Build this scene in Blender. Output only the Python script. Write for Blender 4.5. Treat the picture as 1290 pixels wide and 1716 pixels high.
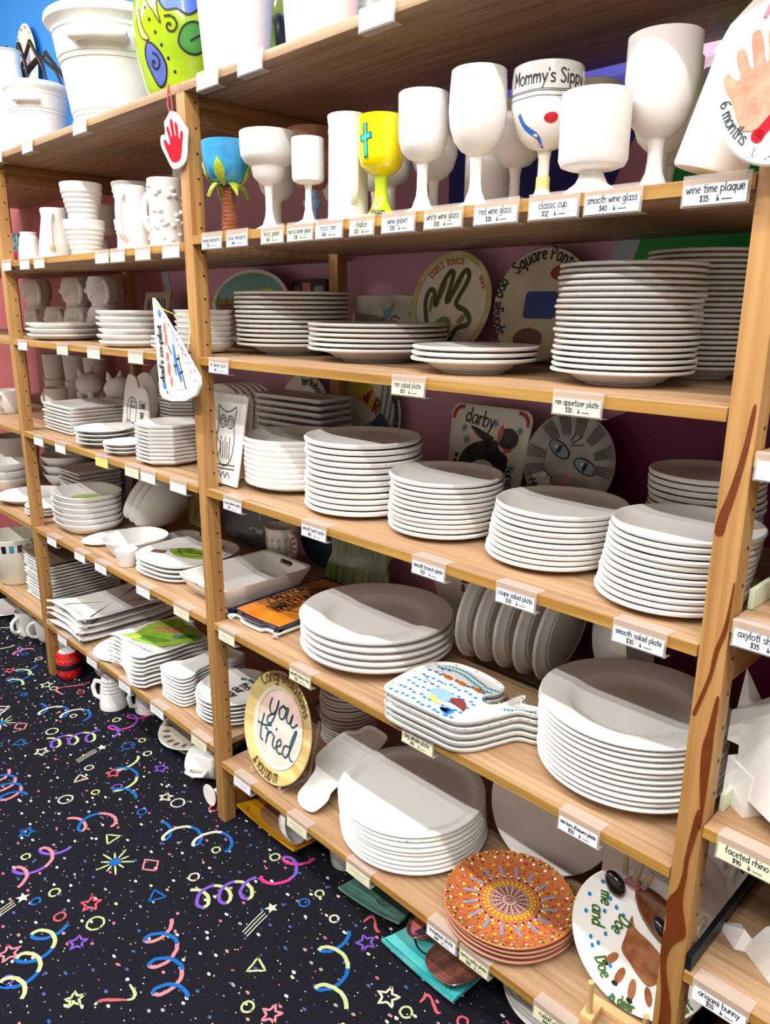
import bpy, bmesh, math, random
from math import sin, cos, pi, radians
from mathutils import Vector, Matrix, geometry

for o in list(bpy.data.objects): bpy.data.objects.remove(o)
SC = bpy.context.scene
COL = SC.collection
rnd = random.Random(7)

# ---------------------------------------------------------------- camera
# world: X along the shelf fronts, Y into the shelves (fronts at y=0), Z up, metres
cam = bpy.data.cameras.new('camera'); camo = bpy.data.objects.new('camera', cam); COL.objects.link(camo)
cam.sensor_fit = 'VERTICAL'; cam.sensor_height = 36.0; cam.lens = 26.612; cam.clip_start = .02
CX = Vector((.70037, .71374, .00701)); CY = Vector((-.19136, .17829, .96519)); CZ = Vector((.68765, -.67733, .26145))
M = Matrix((CX, CY, CZ)).transposed().to_4x4(); M.translation = Vector((0, -1.0, 1.455))
camo.matrix_world = M
SC.camera = camo

# ---------------------------------------------------------------- light and exposure
SC.view_settings.view_transform = 'Standard'; SC.view_settings.look = 'None'
SC.view_settings.gamma = 1.0; SC.view_settings.use_curve_mapping = False
SC.view_settings.exposure = 0.12
w = bpy.data.worlds.new('room_light'); SC.world = w; w.use_nodes = True
w.node_tree.nodes['Background'].inputs[0].default_value = (1.0, .985, .96, 1)
w.node_tree.nodes['Background'].inputs[1].default_value = .16
def strip_light(name, x, y, z, lx, ly, power):
    l = bpy.data.lights.new(name, 'AREA'); l.shape = 'RECTANGLE'; l.size = lx; l.size_y = ly
    l.energy = power; l.color = (1.0, .985, .955)
    o = bpy.data.objects.new(name, l); o.location = (x, y, z); COL.objects.link(o)
    return o
strip_light('ceiling_tube_light', -1.6, -.97, 3.30, 7.0, .05, 190)
strip_light('ceiling_tube_light', -1.6, -2.12, 3.30, 7.0, .05, 208)

# ---------------------------------------------------------------- materials
def lin(c):
    if isinstance(c, str):
        c = tuple(int(c[i:i+2], 16)/255 for i in (0, 2, 4))
    return tuple(v/12.92 if v <= .04045 else ((v+.055)/1.055)**2.4 for v in c)
MATS = {}
def mat(name, col, rough=.6, var=.0, scale=20., stretch=(1, 1, 1), bump=0., spec=.4, metal=0., col2=None, coat=0., detail=4.):
    if name in MATS: return MATS[name]
    m = bpy.data.materials.new(name); m.use_nodes = True; nt = m.node_tree; b = nt.nodes['Principled BSDF']
    c = lin(col); b.inputs['Base Color'].default_value = (*c, 1); b.inputs['Roughness'].default_value = rough
    b.inputs['Specular IOR Level'].default_value = spec; b.inputs['Metallic'].default_value = metal
    if coat: b.inputs['Coat Weight'].default_value = coat; b.inputs['Coat Roughness'].default_value = .08
    if var or bump or col2:
        tc = nt.nodes.new('ShaderNodeTexCoord'); mp = nt.nodes.new('ShaderNodeMapping'); nz = nt.nodes.new('ShaderNodeTexNoise')
        mp.inputs['Scale'].default_value = stretch; nz.inputs['Scale'].default_value = scale; nz.inputs['Detail'].default_value = detail
        nt.links.new(tc.outputs['Object'], mp.inputs['Vector']); nt.links.new(mp.outputs[0], nz.inputs['Vector'])
        rp = nt.nodes.new('ShaderNodeValToRGB'); nt.links.new(nz.outputs['Fac'], rp.inputs[0])
        d = lin(col2) if col2 else tuple(v*(1-var) for v in c)
        rp.color_ramp.elements[0].color = (*d, 1); rp.color_ramp.elements[0].position = .36
        rp.color_ramp.elements[1].color = (*c, 1); rp.color_ramp.elements[1].position = .64
        nt.links.new(rp.outputs[0], b.inputs['Base Color'])
        if bump:
            bp = nt.nodes.new('ShaderNodeBump'); bp.inputs['Strength'].default_value = bump; bp.inputs['Distance'].default_value = .002
            nt.links.new(nz.outputs['Fac'], bp.inputs['Height']); nt.links.new(bp.outputs[0], b.inputs['Normal'])
    MATS[name] = m; return m
def wood(name, c1, c2, c3, axis, rough=.5, sc=1.0):
    """pine: long grain lines along axis plus broad tone changes"""
    m = bpy.data.materials.new(name); m.use_nodes = True; nt = m.node_tree; b = nt.nodes['Principled BSDF']
    tc = nt.nodes.new('ShaderNodeTexCoord'); N = []
    oi = nt.nodes.new('ShaderNodeObjectInfo'); ml = nt.nodes.new('ShaderNodeVectorMath'); ml.operation = 'SCALE'
    ad = nt.nodes.new('ShaderNodeVectorMath'); cmb = nt.nodes.new('ShaderNodeCombineXYZ')
    nt.links.new(oi.outputs['Random'], cmb.inputs[0]); nt.links.new(oi.outputs['Random'], cmb.inputs[2]); nt.links.new(cmb.outputs[0], ml.inputs[0]); ml.inputs['Scale'].default_value = 13
    nt.links.new(tc.outputs['Object'], ad.inputs[0]); nt.links.new(ml.outputs[0], ad.inputs[1])
    for s, lo in ((70*sc, .035), (9*sc, .22)):
        st = [s, s, s]; st[axis] = s*lo
        mp = nt.nodes.new('ShaderNodeMapping'); mp.inputs['Scale'].default_value = st
        nz = nt.nodes.new('ShaderNodeTexNoise'); nz.inputs['Scale'].default_value = 1; nz.inputs['Detail'].default_value = 3; nz.inputs['Distortion'].default_value = .35
        nt.links.new(ad.outputs[0], mp.inputs['Vector']); nt.links.new(mp.outputs[0], nz.inputs['Vector']); N.append(nz)
    r1 = nt.nodes.new('ShaderNodeValToRGB'); r1.color_ramp.elements[0].color = (*lin(c1), 1); r1.color_ramp.elements[1].color = (*lin(c2), 1)
    r1.color_ramp.elements[0].position = .35; r1.color_ramp.elements[1].position = .62
    nt.links.new(N[0].outputs['Fac'], r1.inputs[0])
    mx = nt.nodes.new('ShaderNodeMix'); mx.data_type = 'RGBA'
    r2 = nt.nodes.new('ShaderNodeValToRGB'); r2.color_ramp.elements[0].position = .45; r2.color_ramp.elements[1].position = .75
    nt.links.new(N[1].outputs['Fac'], r2.inputs[0]); nt.links.new(r2.outputs[0], mx.inputs['Factor'])
    nt.links.new(r1.outputs[0], mx.inputs[6]); mx.inputs[7].default_value = (*lin(c3), 1)
    nt.links.new(mx.outputs[2], b.inputs['Base Color']); b.inputs['Roughness'].default_value = rough
    bp = nt.nodes.new('ShaderNodeBump'); bp.inputs['Strength'].default_value = .15; bp.inputs['Distance'].default_value = .001
    nt.links.new(N[0].outputs['Fac'], bp.inputs['Height']); nt.links.new(bp.outputs[0], b.inputs['Normal'])
    MATS[name] = m; return m
def plastic():
    m = bpy.data.materials.new('clear_plastic'); m.use_nodes = True; nt = m.node_tree
    for n in list(nt.nodes): nt.nodes.remove(n)
    out = nt.nodes.new('ShaderNodeOutputMaterial'); mx = nt.nodes.new('ShaderNodeMixShader'); tr = nt.nodes.new('ShaderNodeBsdfTransparent'); pr = nt.nodes.new('ShaderNodeBsdfPrincipled')
    pr.inputs['Base Color'].default_value = (*lin('e8dcd8'), 1); pr.inputs['Roughness'].default_value = .12
    mx.inputs[0].default_value = .2; nt.links.new(tr.outputs[0], mx.inputs[1]); nt.links.new(pr.outputs[0], mx.inputs[2]); nt.links.new(mx.outputs[0], out.inputs[0])
    return m
BISQ = mat('white_bisque', 'ece9e6', .55, var=.05, scale=9, spec=.3)
BISQ2 = mat('warm_bisque', 'ebe4de', .6, var=.05, scale=9, spec=.25)
GLZ = mat('white_glaze', 'f2f1ee', .16, spec=.5, coat=.4)
CREAM = mat('cream_glaze', 'e9e4d6', .2, var=.06, scale=14, coat=.4)
POSTW = wood('pine_post', '966a38', 'b68a52', 'a67842', 2)
SHELFW = wood('pine_shelf', '8d6c4e', 'ae8f6e', '9c7a59', 0)
EDGEW = wood('pine_edge', '8f6528', 'b28a46', 'a17634', 0)
RAILW = wood('pine_rail', '875a2c', 'a67440', '966634', 1)
PLAS = plastic()
def paint(h, rough=.3, var=.12):
    return mat('paint_'+h, h, rough, var=var, scale=60, coat=.25, detail=2)

# ---------------------------------------------------------------- mesh tools
class MB:
    def __init__(s): s.v = []; s.f = []; s.m = []
    def add(s, vs, fs, mi=0, X=None):
        b = len(s.v)
        s.v += [tuple(X @ Vector(p)) if X else tuple(p) for p in vs]
        s.f += [tuple(b+i for i in f) for f in fs]; s.m += [mi]*len(fs); return s
    def box(s, x0, x1, y0, y1, z0, z1, mi=0, X=None, bev=0.):
        bm = bmesh.new(); bmesh.ops.create_cube(bm, size=1)
        for v in bm.verts: v.co = Vector(((x0+x1)/2+v.co.x*(x1-x0), (y0+y1)/2+v.co.y*(y1-y0), (z0+z1)/2+v.co.z*(z1-z0)))
        if bev: bmesh.ops.bevel(bm, geom=bm.edges[:], offset=bev, segments=2, affect='EDGES', profile=.6)
        bm.verts.index_update(); s.add([v.co[:] for v in bm.verts], [[v.index for v in f.verts] for f in bm.faces], mi, X); bm.free(); return s
    def lathe(s, prof, seg=48, mi=0, X=None, sx=1., sy=1., fn=None):
        vs = []; fs = []; idx = []
        for r, z in prof:
            if r < 1e-6: idx.append([len(vs)]*seg); vs.append((0, 0, z))
            else:
                idx.append(list(range(len(vs), len(vs)+seg)))
                for k in range(seg):
                    a = 2*pi*k/seg; q = r*(fn(a, z) if fn else 1); vs.append((q*cos(a)*sx, q*sin(a)*sy, z))
        for a, b in zip(idx, idx[1:]):
            for k in range(seg):
                q = [a[k], a[(k+1) % seg], b[(k+1) % seg], b[k]]
                u = []
                for i in q:
                    if i not in u: u.append(i)
                if len(u) > 2: fs.append(u)
        return s.add(vs, fs, mi, X)
    def tube(s, pts, r, seg=10, mi=0, X=None, closed=False, flat=1.):
        P = [Vector(p) for p in pts]; n = len(P); vs = []; fs = []
        rr = r if isinstance(r, (list, tuple)) else [r]*n
        up = None
        for i, p in enumerate(P):
            t = (P[(i+1) % n]-P[i-1]) if closed else (P[min(i+1, n-1)]-P[max(i-1, 0)])
            t.normalize()
            if up is None:
                up = Vector((0, 0, 1)) if abs(t.z) < .9 else Vector((0, 1, 0))
            a = t.cross(up)
            if a.length < 1e-4: a = t.orthogonal()
            a.normalize(); up = a.cross(t).normalized()
            for k in range(seg):
                g = 2*pi*k/seg; vs.append(p+a*(rr[i]*cos(g)*flat)+up*(rr[i]*sin(g)))
        m = n if closed else n-1
        for i in range(m):
            for k in range(seg):
                j = (i+1) % n; fs.append((i*seg+k, i*seg+(k+1) % seg, j*seg+(k+1) % seg, j*seg+k))
        if not closed: fs.append(tuple(range(seg))); fs.append(tuple((n-1)*seg+k for k in range(seg)))
        return s.add(vs, fs, mi, X)
    def ell(s, c, rx, ry, rz, mi=0, seg=16, rings=10, X=None):
        T = Matrix.Translation(c) @ Matrix.Diagonal((rx, ry, rz, 1))
        prof = [(sin(pi*i/rings), -cos(pi*i/rings)) for i in range(rings+1)]; prof[0] = (0, -1); prof[-1] = (0, 1)
        return s.lathe(prof, seg, mi, (X @ T) if X else T)
    def rings(s, out, prof, mi=0, X=None, fan=True, nin=.006):
        """plate of any outline: prof = [(inset, z)...] from the middle of the top, over the edge, to the middle of the base"""
        n = len(out); N = []
        ar = sum(out[i][0]*out[(i+1) % n][1]-out[(i+1) % n][0]*out[i][1] for i in range(n))
        sg = 1 if ar > 0 else -1
        for i in range(n):
            a, b = out[i-1], out[(i+1) % n]; t = Vector((b[0]-a[0], b[1]-a[1])); t.normalize(); N.append((-t.y*sg, t.x*sg))
        vs = []; fs = []
        for d, z in prof:
            for i in range(n):
                a_ = min(d, nin); q = math.hypot(*out[i]); k = (d-a_)/q; vs.append((out[i][0]*(1-k)+N[i][0]*a_, out[i][1]*(1-k)+N[i][1]*a_, z(out[i]) if callable(z) else z))
        for j in range(len(prof)-1):
            for i in range(n):
                k = (i+1) % n; fs.append((j*n+i, j*n+k, (j+1)*n+k, (j+1)*n+i))
        if fan:
            m = len(vs); L = (len(prof)-1)*n
            for z0, b0 in ((prof[0][1], 0), (prof[-1][1], L)):
                c = len(vs); vs.append((0, 0, z0 if not callable(z0) else z0((0, 0))))
                for i in range(n): fs.append((b0+i, b0+(i+1) % n, c))
        else: fs.append(tuple(range(n))); fs.append(tuple((len(prof)-1)*n+i for i in range(n)))
        return s.add(vs, fs, mi, X)
    def ribbon(s, line, wd, fn, mi=0, taper=False):
        P = [Vector(p) for p in line]; n = len(P)
        if n < 2: return s
        vs = []; fs = []
        for i, p in enumerate(P):
            t = P[min(i+1, n-1)]-P[max(i-1, 0)]
            if t.length < 1e-9: t = Vector((1, 0))
            t.normalize(); k = wd/2*(1 if not taper else .35+.65*sin(pi*(i+.5)/n))
            if i == 0: p = p-t*k*.6
            if i == n-1: p = p+t*k*.6
            q = Vector((-t.y, t.x))*k
            vs += [fn(*(p+q)), fn(*(p-q))]
        for i in range(n-1): fs.append((2*i, 2*i+1, 2*i+3, 2*i+2))
        return s.add(vs, fs, mi)
    def poly(s, out, fn, mi=0):
        P = [Vector((p[0], p[1], 0)) for p in out]
        tr = geometry.tessellate_polygon([P])
        return s.add([fn(p.x, p.y) for p in P], tr, mi)
    def disc(s, c, r, fn, mi=0, seg=14, ry=None, rot=0.):
        ry = ry or r
        pts = [(c[0]+r*cos(a)*cos(rot)-ry*sin(a)*sin(rot), c[1]+r*cos(a)*sin(rot)+ry*sin(a)*cos(rot)) for a in [2*pi*k/seg for k in range(seg)]]
        vs = [fn(*c)]+[fn(*p) for p in pts]
        return s.add(vs, [(0, k+1, (k+1) % seg+1) for k in range(seg)], mi)
    def mesh(s, name, mats, smooth=35, closed=True):
        me = bpy.data.meshes.new(name); me.from_pydata(s.v, [], s.f)
        for m in (mats if isinstance(mats, (list, tuple)) else [mats]): me.materials.append(m)
        me.polygons.foreach_set('material_index', s.m)
        if closed:
            bm = bmesh.new(); bm.from_mesh(me); bmesh.ops.recalc_face_normals(bm, faces=bm.faces[:]); bm.to_mesh(me); bm.free()
        if smooth:
            me.shade_smooth(); me.set_sharp_from_angle(angle=radians(smooth))
        me.update(); return me
    def build(s, name, mats, parent=None, loc=(0, 0, 0), rot=(0, 0, 0), smooth=35, closed=True):
        return put(name, s.mesh(name, mats, smooth, closed), parent, loc, rot)
def put(name, me, parent=None, loc=(0, 0, 0), rot=(0, 0, 0)):
    o = bpy.data.objects.new(name, me); COL.objects.link(o); o.location = loc; o.rotation_euler = rot
    if parent: o.parent = parent
    return o
def tag(o, label, cat, group=None):
    o['label'] = label; o['category'] = cat
    if group: o['group'] = group
    return o
def thing(name, loc, rot, label, cat, group=None):
    return tag(put(name, None, None, loc, rot), label, cat, group)
def struct(o): o['kind'] = 'structure'; return o
def copy_thing(root, loc, rot, label, group=None):
    c = root.copy(); COL.objects.link(c); c.location = loc; c.rotation_euler = rot; c['label'] = label
    if group: c['group'] = group
    for ch in list(root.children):
        d = ch.copy(); COL.objects.link(d); d.parent = c
        for g in list(ch.children):
            e = g.copy(); COL.objects.link(e); e.parent = d
    return c
ORD = ['topmost', 'second from top', 'third from top', 'fourth from top', 'fifth from top', 'sixth from top', 'seventh from top', 'eighth from top', 'ninth from top', 'tenth from top', 'eleventh from top', 'twelfth from top'] + \
      [n+' from top' for n in ('thirteenth', 'fourteenth', 'fifteenth', 'sixteenth', 'seventeenth', 'eighteenth', 'nineteenth', 'twentieth', 'twenty-first', 'twenty-second', 'twenty-third', 'twenty-fourth')]
def stack(name, me, x, y, z, n, pitch, label, cat, group, lean=(0, 0), jit=.0025, rz=0., rj=.05, top=None, tilt=0.):
    out = []
    for i in range(n):
        t = i/max(1, n-1); m = top if (top and i == n-1) else me
        o = put(name, m, None, (x+lean[0]*t+rnd.uniform(-jit, jit), y+lean[1]*t+rnd.uniform(-jit, jit), z+i*pitch), (rnd.uniform(-tilt, tilt), rnd.uniform(-tilt, tilt), rz+rnd.uniform(-rj, rj)))
        k = n-1-i
        tag(o, (('bottom one' if (i == 0 and n > 1) else ORD[k])+' of '+label), cat, group); out.append(o)
    return out
def flat(z=0.):
    return lambda u, v: (u, v, z)
# outlines
def smooth_pts(P, sub=6, closed=True):
    n = len(P); out = []
    rng = range(n) if closed else range(n-1)
    for i in rng:
        if closed: a, b, c, d = (P[(i+k-1) % n] for k in range(4))
        else: a, b, c, d = P[max(i-1, 0)], P[i], P[i+1], P[min(i+2, n-1)]
        for k in range(sub):
            t = k/sub
            out.append(tuple(.5*((2*b[j])+(c[j]-a[j])*t+(2*a[j]-5*b[j]+4*c[j]-d[j])*t*t+(3*b[j]-a[j]-3*c[j]+d[j])*t**3) for j in range(len(b))))
    if not closed: out.append(tuple(P[-1]))
    return out
def rrect(w, h, r, seg=6):
    out = []
    for cx, cy, a0 in ((w/2-r, h/2-r, 0), (-w/2+r, h/2-r, 90), (-w/2+r, -h/2+r, 180), (w/2-r, -h/2+r, 270)):
        for k in range(seg+1):
            a = radians(a0+90*k/seg); out.append((cx+r*cos(a), cy+r*sin(a)))
    return out
def superell(a, b, e, n=48):
    return [(a*math.copysign(abs(cos(t))**(2/e), cos(t)), b*math.copysign(abs(sin(t))**(2/e), sin(t))) for t in [2*pi*k/n for k in range(n)]]
def ngon(r, n, rot=0.):
    return [(r*cos(rot+2*pi*k/n), r*sin(rot+2*pi*k/n)) for k in range(n)]
def dense(P, m=4):
    n = len(P); return [tuple(P[i][j]+(P[(i+1) % n][j]-P[i][j])*k/m for j in (0, 1)) for i in range(n) for k in range(m)]

# ---------------------------------------------------------------- one-stroke hand lettering
GL = {
'a': (.95, '.75,.85 .4,1 .08,.6 .2,.05 .55,.1 .75,.6;.75,1 .75,.15 .88,0'), 'b': (.9, '!.1,1.7 .1,0;.1,.6 .4,1 .75,.7 .65,.1 .3,0 .1,.3'),
'c': (.8, '.65,.85 .35,1 .08,.5 .3,.02 .68,.15'), 'd': (.9, '.7,.7 .35,1 .08,.5 .3,0 .7,.35;!.7,1.7 .7,0'), 'e': (.8, '.1,.5 .65,.6 .5,.97 .2,.9 .08,.45 .3,.02 .65,.15'),
'f': (.65, '.6,1.55 .35,1.65 .25,1.3 .25,0;!.05,.95 .55,.95'), 'g': (.9, '.7,.75 .35,1 .08,.55 .3,.05 .7,.4;.7,1 .7,-.3 .4,-.6 .1,-.45'), 'h': (.85, '!.1,1.7 .1,0;.1,.6 .4,1 .65,.8 .68,0'),
'i': (.35, '!.12,1 .12,0;!.12,1.38 .12,1.5'), 'j': (.4, '.2,1 .2,-.4 .0,-.55;!.2,1.38 .2,1.5'), 'k': (.75, '!.1,1.7 .1,0;!.6,1 .12,.45 .62,0'), 'l': (.38, '!.12,1.7 .12,.08 .22,0'),
'm': (1.1, '!.1,1 .1,0;.1,.65 .32,1 .5,.75 .5,0;.5,.65 .75,1 .92,.75 .92,0'), 'n': (.85, '!.1,1 .1,0;.1,.6 .4,1 .65,.75 .67,0'), 'o': (.85, '.4,1 .1,.75 .1,.25 .4,0 .7,.25 .7,.75 .4,1'),
'p': (.9, '!.1,1 .1,-.6;.1,.7 .4,1 .75,.6 .5,.05 .1,.25'), 'q': (.9, '.7,.7 .35,1 .08,.5 .3,0 .7,.35;!.7,1 .7,-.6'), 'r': (.65, '!.1,1 .1,0;.1,.6 .35,.98 .55,.9'), 's': (.75, '.6,.88 .3,1 .12,.75 .55,.4 .5,.05 .1,.1'),
't': (.65, '!.3,1.5 .3,.08 .5,0;!.05,1 .6,1'), 'u': (.85, '.1,1 .12,.2 .38,0 .66,.35;!.68,1 .68,0'), 'v': (.75, '!.05,1 .35,0 .65,1'), 'w': (1.05, '!.05,1 .28,0 .5,.8 .72,0 .95,1'), 'x': (.75, '!.08,1 .62,0;!.62,1 .08,0'),
'y': (.8, '!.08,1 .38,.15;!.7,1 .15,-.6'), 'z': (.75, '!.1,1 .6,1 .1,0 .65,0'), ' ': (.5, ''), "'": (.25, '!.1,1.6 .1,1.3'), '-': (.6, '!.1,.5 .5,.5'), '&': (1, '.9,0 .3,1.2 .45,1.5 .6,1.2 .1,.3 .35,0 .85,.6'),
'!': (.3, '!.12,1.6 .12,.4;!.12,.1 .12,0'), '$': (.85, '.7,1.3 .4,1.5 .12,1.2 .65,.55 .4,.1 .1,.3;!.4,1.7 .4,-.1'),
'0': (.9, '.42,1.5 .1,1.1 .1,.4 .42,0 .74,.4 .74,1.1 .42,1.5'), '2': (.85, '.1,1.2 .4,1.5 .7,1.15 .1,0 .75,0'), '3': (.85, '.1,1.4 .5,1.5 .65,1.15 .35,.8 .7,.4 .4,0 .08,.15'), '4': (.9, '!.55,0 .55,1.5 .08,.5 .8,.5'),
'5': (.85, '!.65,1.5 .2,1.5 .15,.85;.15,.85 .5,.95 .7,.5 .4,0 .1,.12'), '6': (.85, '.65,1.4 .25,1.2 .1,.5 .4,0 .7,.4 .4,.8 .12,.5'), '7': (.8, '!.1,1.5 .7,1.5 .3,0'), '8': (.85, '.4,.8 .12,1.15 .4,1.5 .68,1.15 .1,.4 .4,0 .7,.4 .4,.8'), '9': (.85, '.7,1.1 .4,1.5 .1,1.1 .4,.75 .7,1.1 .65,.5 .4,0'),
'A': (1.1, '!.05,0 .5,1.6 .95,0;!.22,.55 .78,.55'), 'B': (1, '!.1,0 .1,1.6;.1,1.6 .6,1.5 .6,.95 .1,.85;.1,.85 .75,.75 .7,.1 .1,0'), 'C': (1, '.85,1.35 .5,1.6 .1,.9 .3,.1 .85,.2'), 'D': (1, '!.1,0 .1,1.6;.1,1.6 .7,1.4 .85,.8 .6,.1 .1,0'),
'E': (.9, '!.75,1.6 .1,1.6 .1,0 .75,0;!.1,.85 .6,.85'), 'F': (.85, '!.75,1.6 .1,1.6 .1,0;!.1,.85 .6,.85'), 'G': (1.05, '.85,1.35 .5,1.6 .1,.9 .35,.05 .8,.2 .85,.7;!.85,.7 .5,.7'), 'H': (1, '!.1,0 .1,1.6;!.8,0 .8,1.6;!.1,.85 .8,.85'), 'I': (.35, '!.15,0 .15,1.6'),
'J': (.7, '.55,1.6 .55,.3 .3,0 .05,.25'), 'L': (.85, '!.1,1.6 .1,0 .7,0'), 'M': (1.2, '!.08,0 .15,1.6 .55,.5 .95,1.6 1.05,0'), 'N': (1, '!.1,0 .1,1.6 .8,0 .8,1.6'), 'O': (1.1, '.5,1.6 .1,1.2 .1,.4 .5,0 .9,.4 .9,1.2 .5,1.6'),
'P': (.9, '!.1,0 .1,1.6;.1,1.6 .7,1.5 .7,.9 .1,.75'), 'R': (1, '!.1,0 .1,1.6;.1,1.6 .7,1.5 .65,.95 .1,.8;!.3,.8 .8,0'), 'S': (.9, '.75,1.35 .4,1.6 .12,1.25 .7,.5 .45,0 .08,.2'), 'T': (1, '!.5,0 .5,1.6;!.05,1.6 .95,1.6'), 'U': (1, '.1,1.6 .12,.4 .45,0 .78,.4 .8,1.6'),
'V': (1, '!.05,1.6 .5,0 .95,1.6'), 'W': (1.3, '!.05,1.6 .35,0 .62,1.2 .9,0 1.2,1.6'), 'Y': (1, '!.05,1.6 .5,.8 .95,1.6;!.5,.8 .5,0'), 'K': (.95, '!.1,0 .1,1.6;!.75,1.6 .12,.75 .8,0'),
}
def glyph(ch):
    w_, d = GL.get(ch, GL[' ']); out = []
    for st in d.split(';'):
        if not st: continue
        sharp = st[0] == '!'; pts = [tuple(float(q) for q in p.split(',')) for p in st.lstrip('!').split()]
        out += [[p, q] for p, q in zip(pts, pts[1:])] if sharp else [smooth_pts(pts, 4, False) if len(pts) > 2 else pts]
    return w_, out
def text_width(t, size): return sum(glyph(c)[0] for c in t)*size
def text(t, x, y, size, rot=0., centre=True, slant=0., sx=1.):
    """hand lettering on a straight line, polylines in the plane"""
    wd = text_width(t, size)*sx; cur = -wd/2 if centre else 0.; out = []
    for ch in t:
        g, st = glyph(ch)
        for s_ in st:
            out.append([(x+(cur+(p[0]+slant*p[1])*size*sx)*cos(rot)-p[1]*size*sin(rot), y+(cur+(p[0]+slant*p[1])*size*sx)*sin(rot)+p[1]*size*cos(rot)) for p in s_])
        cur += g*size*sx
    return out
def arc_text(t, cx, cy, R, mid, size, inner=False, sy=1.):
    """lettering round a curve; mid = angle in degrees of the middle of the text"""
    wd = text_width(t, size); out = []; cur = 0.
    for ch in t:
        g, st = glyph(ch); c = cur+g*size/2
        a = radians(mid)+((wd/2-c)/R if not inner else (c-wd/2)/R)
        for s_ in st:
            q = []
            for px, py in s_:
                u = (px-g/2)*size; v = py*size
                if not inner: q.append((cx+(R+v)*cos(a)+u*sin(a), cy+((R+v)*sin(a)-u*cos(a))*sy))
                else: q.append((cx+(R-v)*cos(a)-u*sin(a), cy+((R-v)*sin(a)+u*cos(a))*sy))
            out.append(q)
        cur += g*size
    return out
def write(lines, width, fn, m, name='lettering', parent=None, taper=False):
    b = MB()
    for l in lines: b.ribbon(l, width, fn, taper=taper)
    return b.build(name, m, parent, smooth=0, closed=False)
INK = mat('black_ink', '1d1b1e', .5); NAVYINK = mat('navy_ink', '2c3346', .6)
# ================================================================ the setting
def carpet_mat():
    m = bpy.data.materials.new('carpet'); m.use_nodes = True; nt = m.node_tree; b = nt.nodes['Principled BSDF']
    tc = nt.nodes.new('ShaderNodeTexCoord'); b.inputs['Roughness'].default_value = .95; b.inputs['Specular IOR Level'].default_value = .1
    nz = nt.nodes.new('ShaderNodeTexNoise'); nz.inputs['Scale'].default_value = 420; nz.inputs['Detail'].default_value = 2
    nt.links.new(tc.outputs['Object'], nz.inputs['Vector'])
    rp = nt.nodes.new('ShaderNodeValToRGB'); e = rp.color_ramp.elements
    e[0].position = .3; e[0].color = (*lin('0b0b11'), 1); e[1].position = .66; e[1].color = (*lin('1b1b25'), 1)
    k = rp.color_ramp.elements.new(.76); k.color = (*lin('45454f'), 1)
    nt.links.new(nz.outputs['Fac'], rp.inputs[0]); last = rp.outputs[0]
    for sc, thr, seed in ((19, .078, 0.), (31, .048, 5.3)):
        mp = nt.nodes.new('ShaderNodeMapping'); mp.inputs['Location'].default_value = (seed, seed*.7, 0); mp.inputs['Rotation'].default_value = (0, 0, .5+seed)
        mp.inputs['Scale'].default_value = (.75, 1.25, 0)
        vo = nt.nodes.new('ShaderNodeTexVoronoi'); vo.voronoi_dimensions = '2D'; vo.inputs['Scale'].default_value = sc
        nt.links.new(tc.outputs['Object'], mp.inputs['Vector']); nt.links.new(mp.outputs[0], vo.inputs['Vector'])
        n2 = nt.nodes.new('ShaderNodeTexNoise'); n2.inputs['Scale'].default_value = 160; nt.links.new(tc.outputs['Object'], n2.inputs['Vector'])
        ad = nt.nodes.new('ShaderNodeMath'); ad.operation = 'MULTIPLY_ADD'; ad.inputs[1].default_value = .11; nt.links.new(n2.outputs['Fac'], ad.inputs[0]); nt.links.new(vo.outputs['Distance'], ad.inputs[2])
        lt = nt.nodes.new('ShaderNodeMath'); lt.operation = 'LESS_THAN'; lt.inputs[1].default_value = thr+.055; nt.links.new(ad.outputs[0], lt.inputs[0])
        sp = nt.nodes.new('ShaderNodeSeparateColor'); nt.links.new(vo.outputs['Color'], sp.inputs[0])
        cr = nt.nodes.new('ShaderNodeValToRGB'); cr.color_ramp.interpolation = 'CONSTANT'
        cols = ['c4c4c8', 'c4c8a4', 'b85f74', '8e9098', '544c88', '33588c', 'a87f7c', 'cfd2bc']
        for i, c in enumerate(cols):
            el = cr.color_ramp.elements[i] if i < 2 else cr.color_ramp.elements.new(i/len(cols))
            el.position = i/len(cols); el.color = (*lin(c), 1)
        nt.links.new(sp.outputs[0], cr.inputs[0])
        mx = nt.nodes.new('ShaderNodeMix'); mx.data_type = 'RGBA'; nt.links.new(lt.outputs[0], mx.inputs['Factor']); nt.links.new(last, mx.inputs[6]); nt.links.new(cr.outputs[0], mx.inputs[7]); last = mx.outputs[2]
    nt.links.new(last, b.inputs['Base Color'])
    bp = nt.nodes.new('ShaderNodeBump'); bp.inputs['Strength'].default_value = .5; bp.inputs['Distance'].default_value = .003; nt.links.new(nz.outputs['Fac'], bp.inputs['Height']); nt.links.new(bp.outputs[0], b.inputs['Normal'])
    return m
floor = struct(MB().box(-6, 2.2, -4.2, .56, -.05, 0).build('floor', carpet_mat(), smooth=0))
PC = {'P': 'cf7b86', 'B': '1f5fa8', 'G': 'b4c08a', 'W': 'c4c0b0', 'V': '7350b0', 'R': 'c45660', 'M': 'c83a7c'}
PCM = {k: mat('carpet_yarn_'+k, v, .95, var=.25, scale=300, spec=.05) for k, v in PC.items()}
FZ = lambda u, v: (u, v, .0012)
def fuzz(l, a=.0016): return [(p[0]+rnd.uniform(-a, a), p[1]+rnd.uniform(-a, a)) for p in l]
def prt(name, mb, m): return mb.build(name, m, floor, smooth=0, closed=False)
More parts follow.
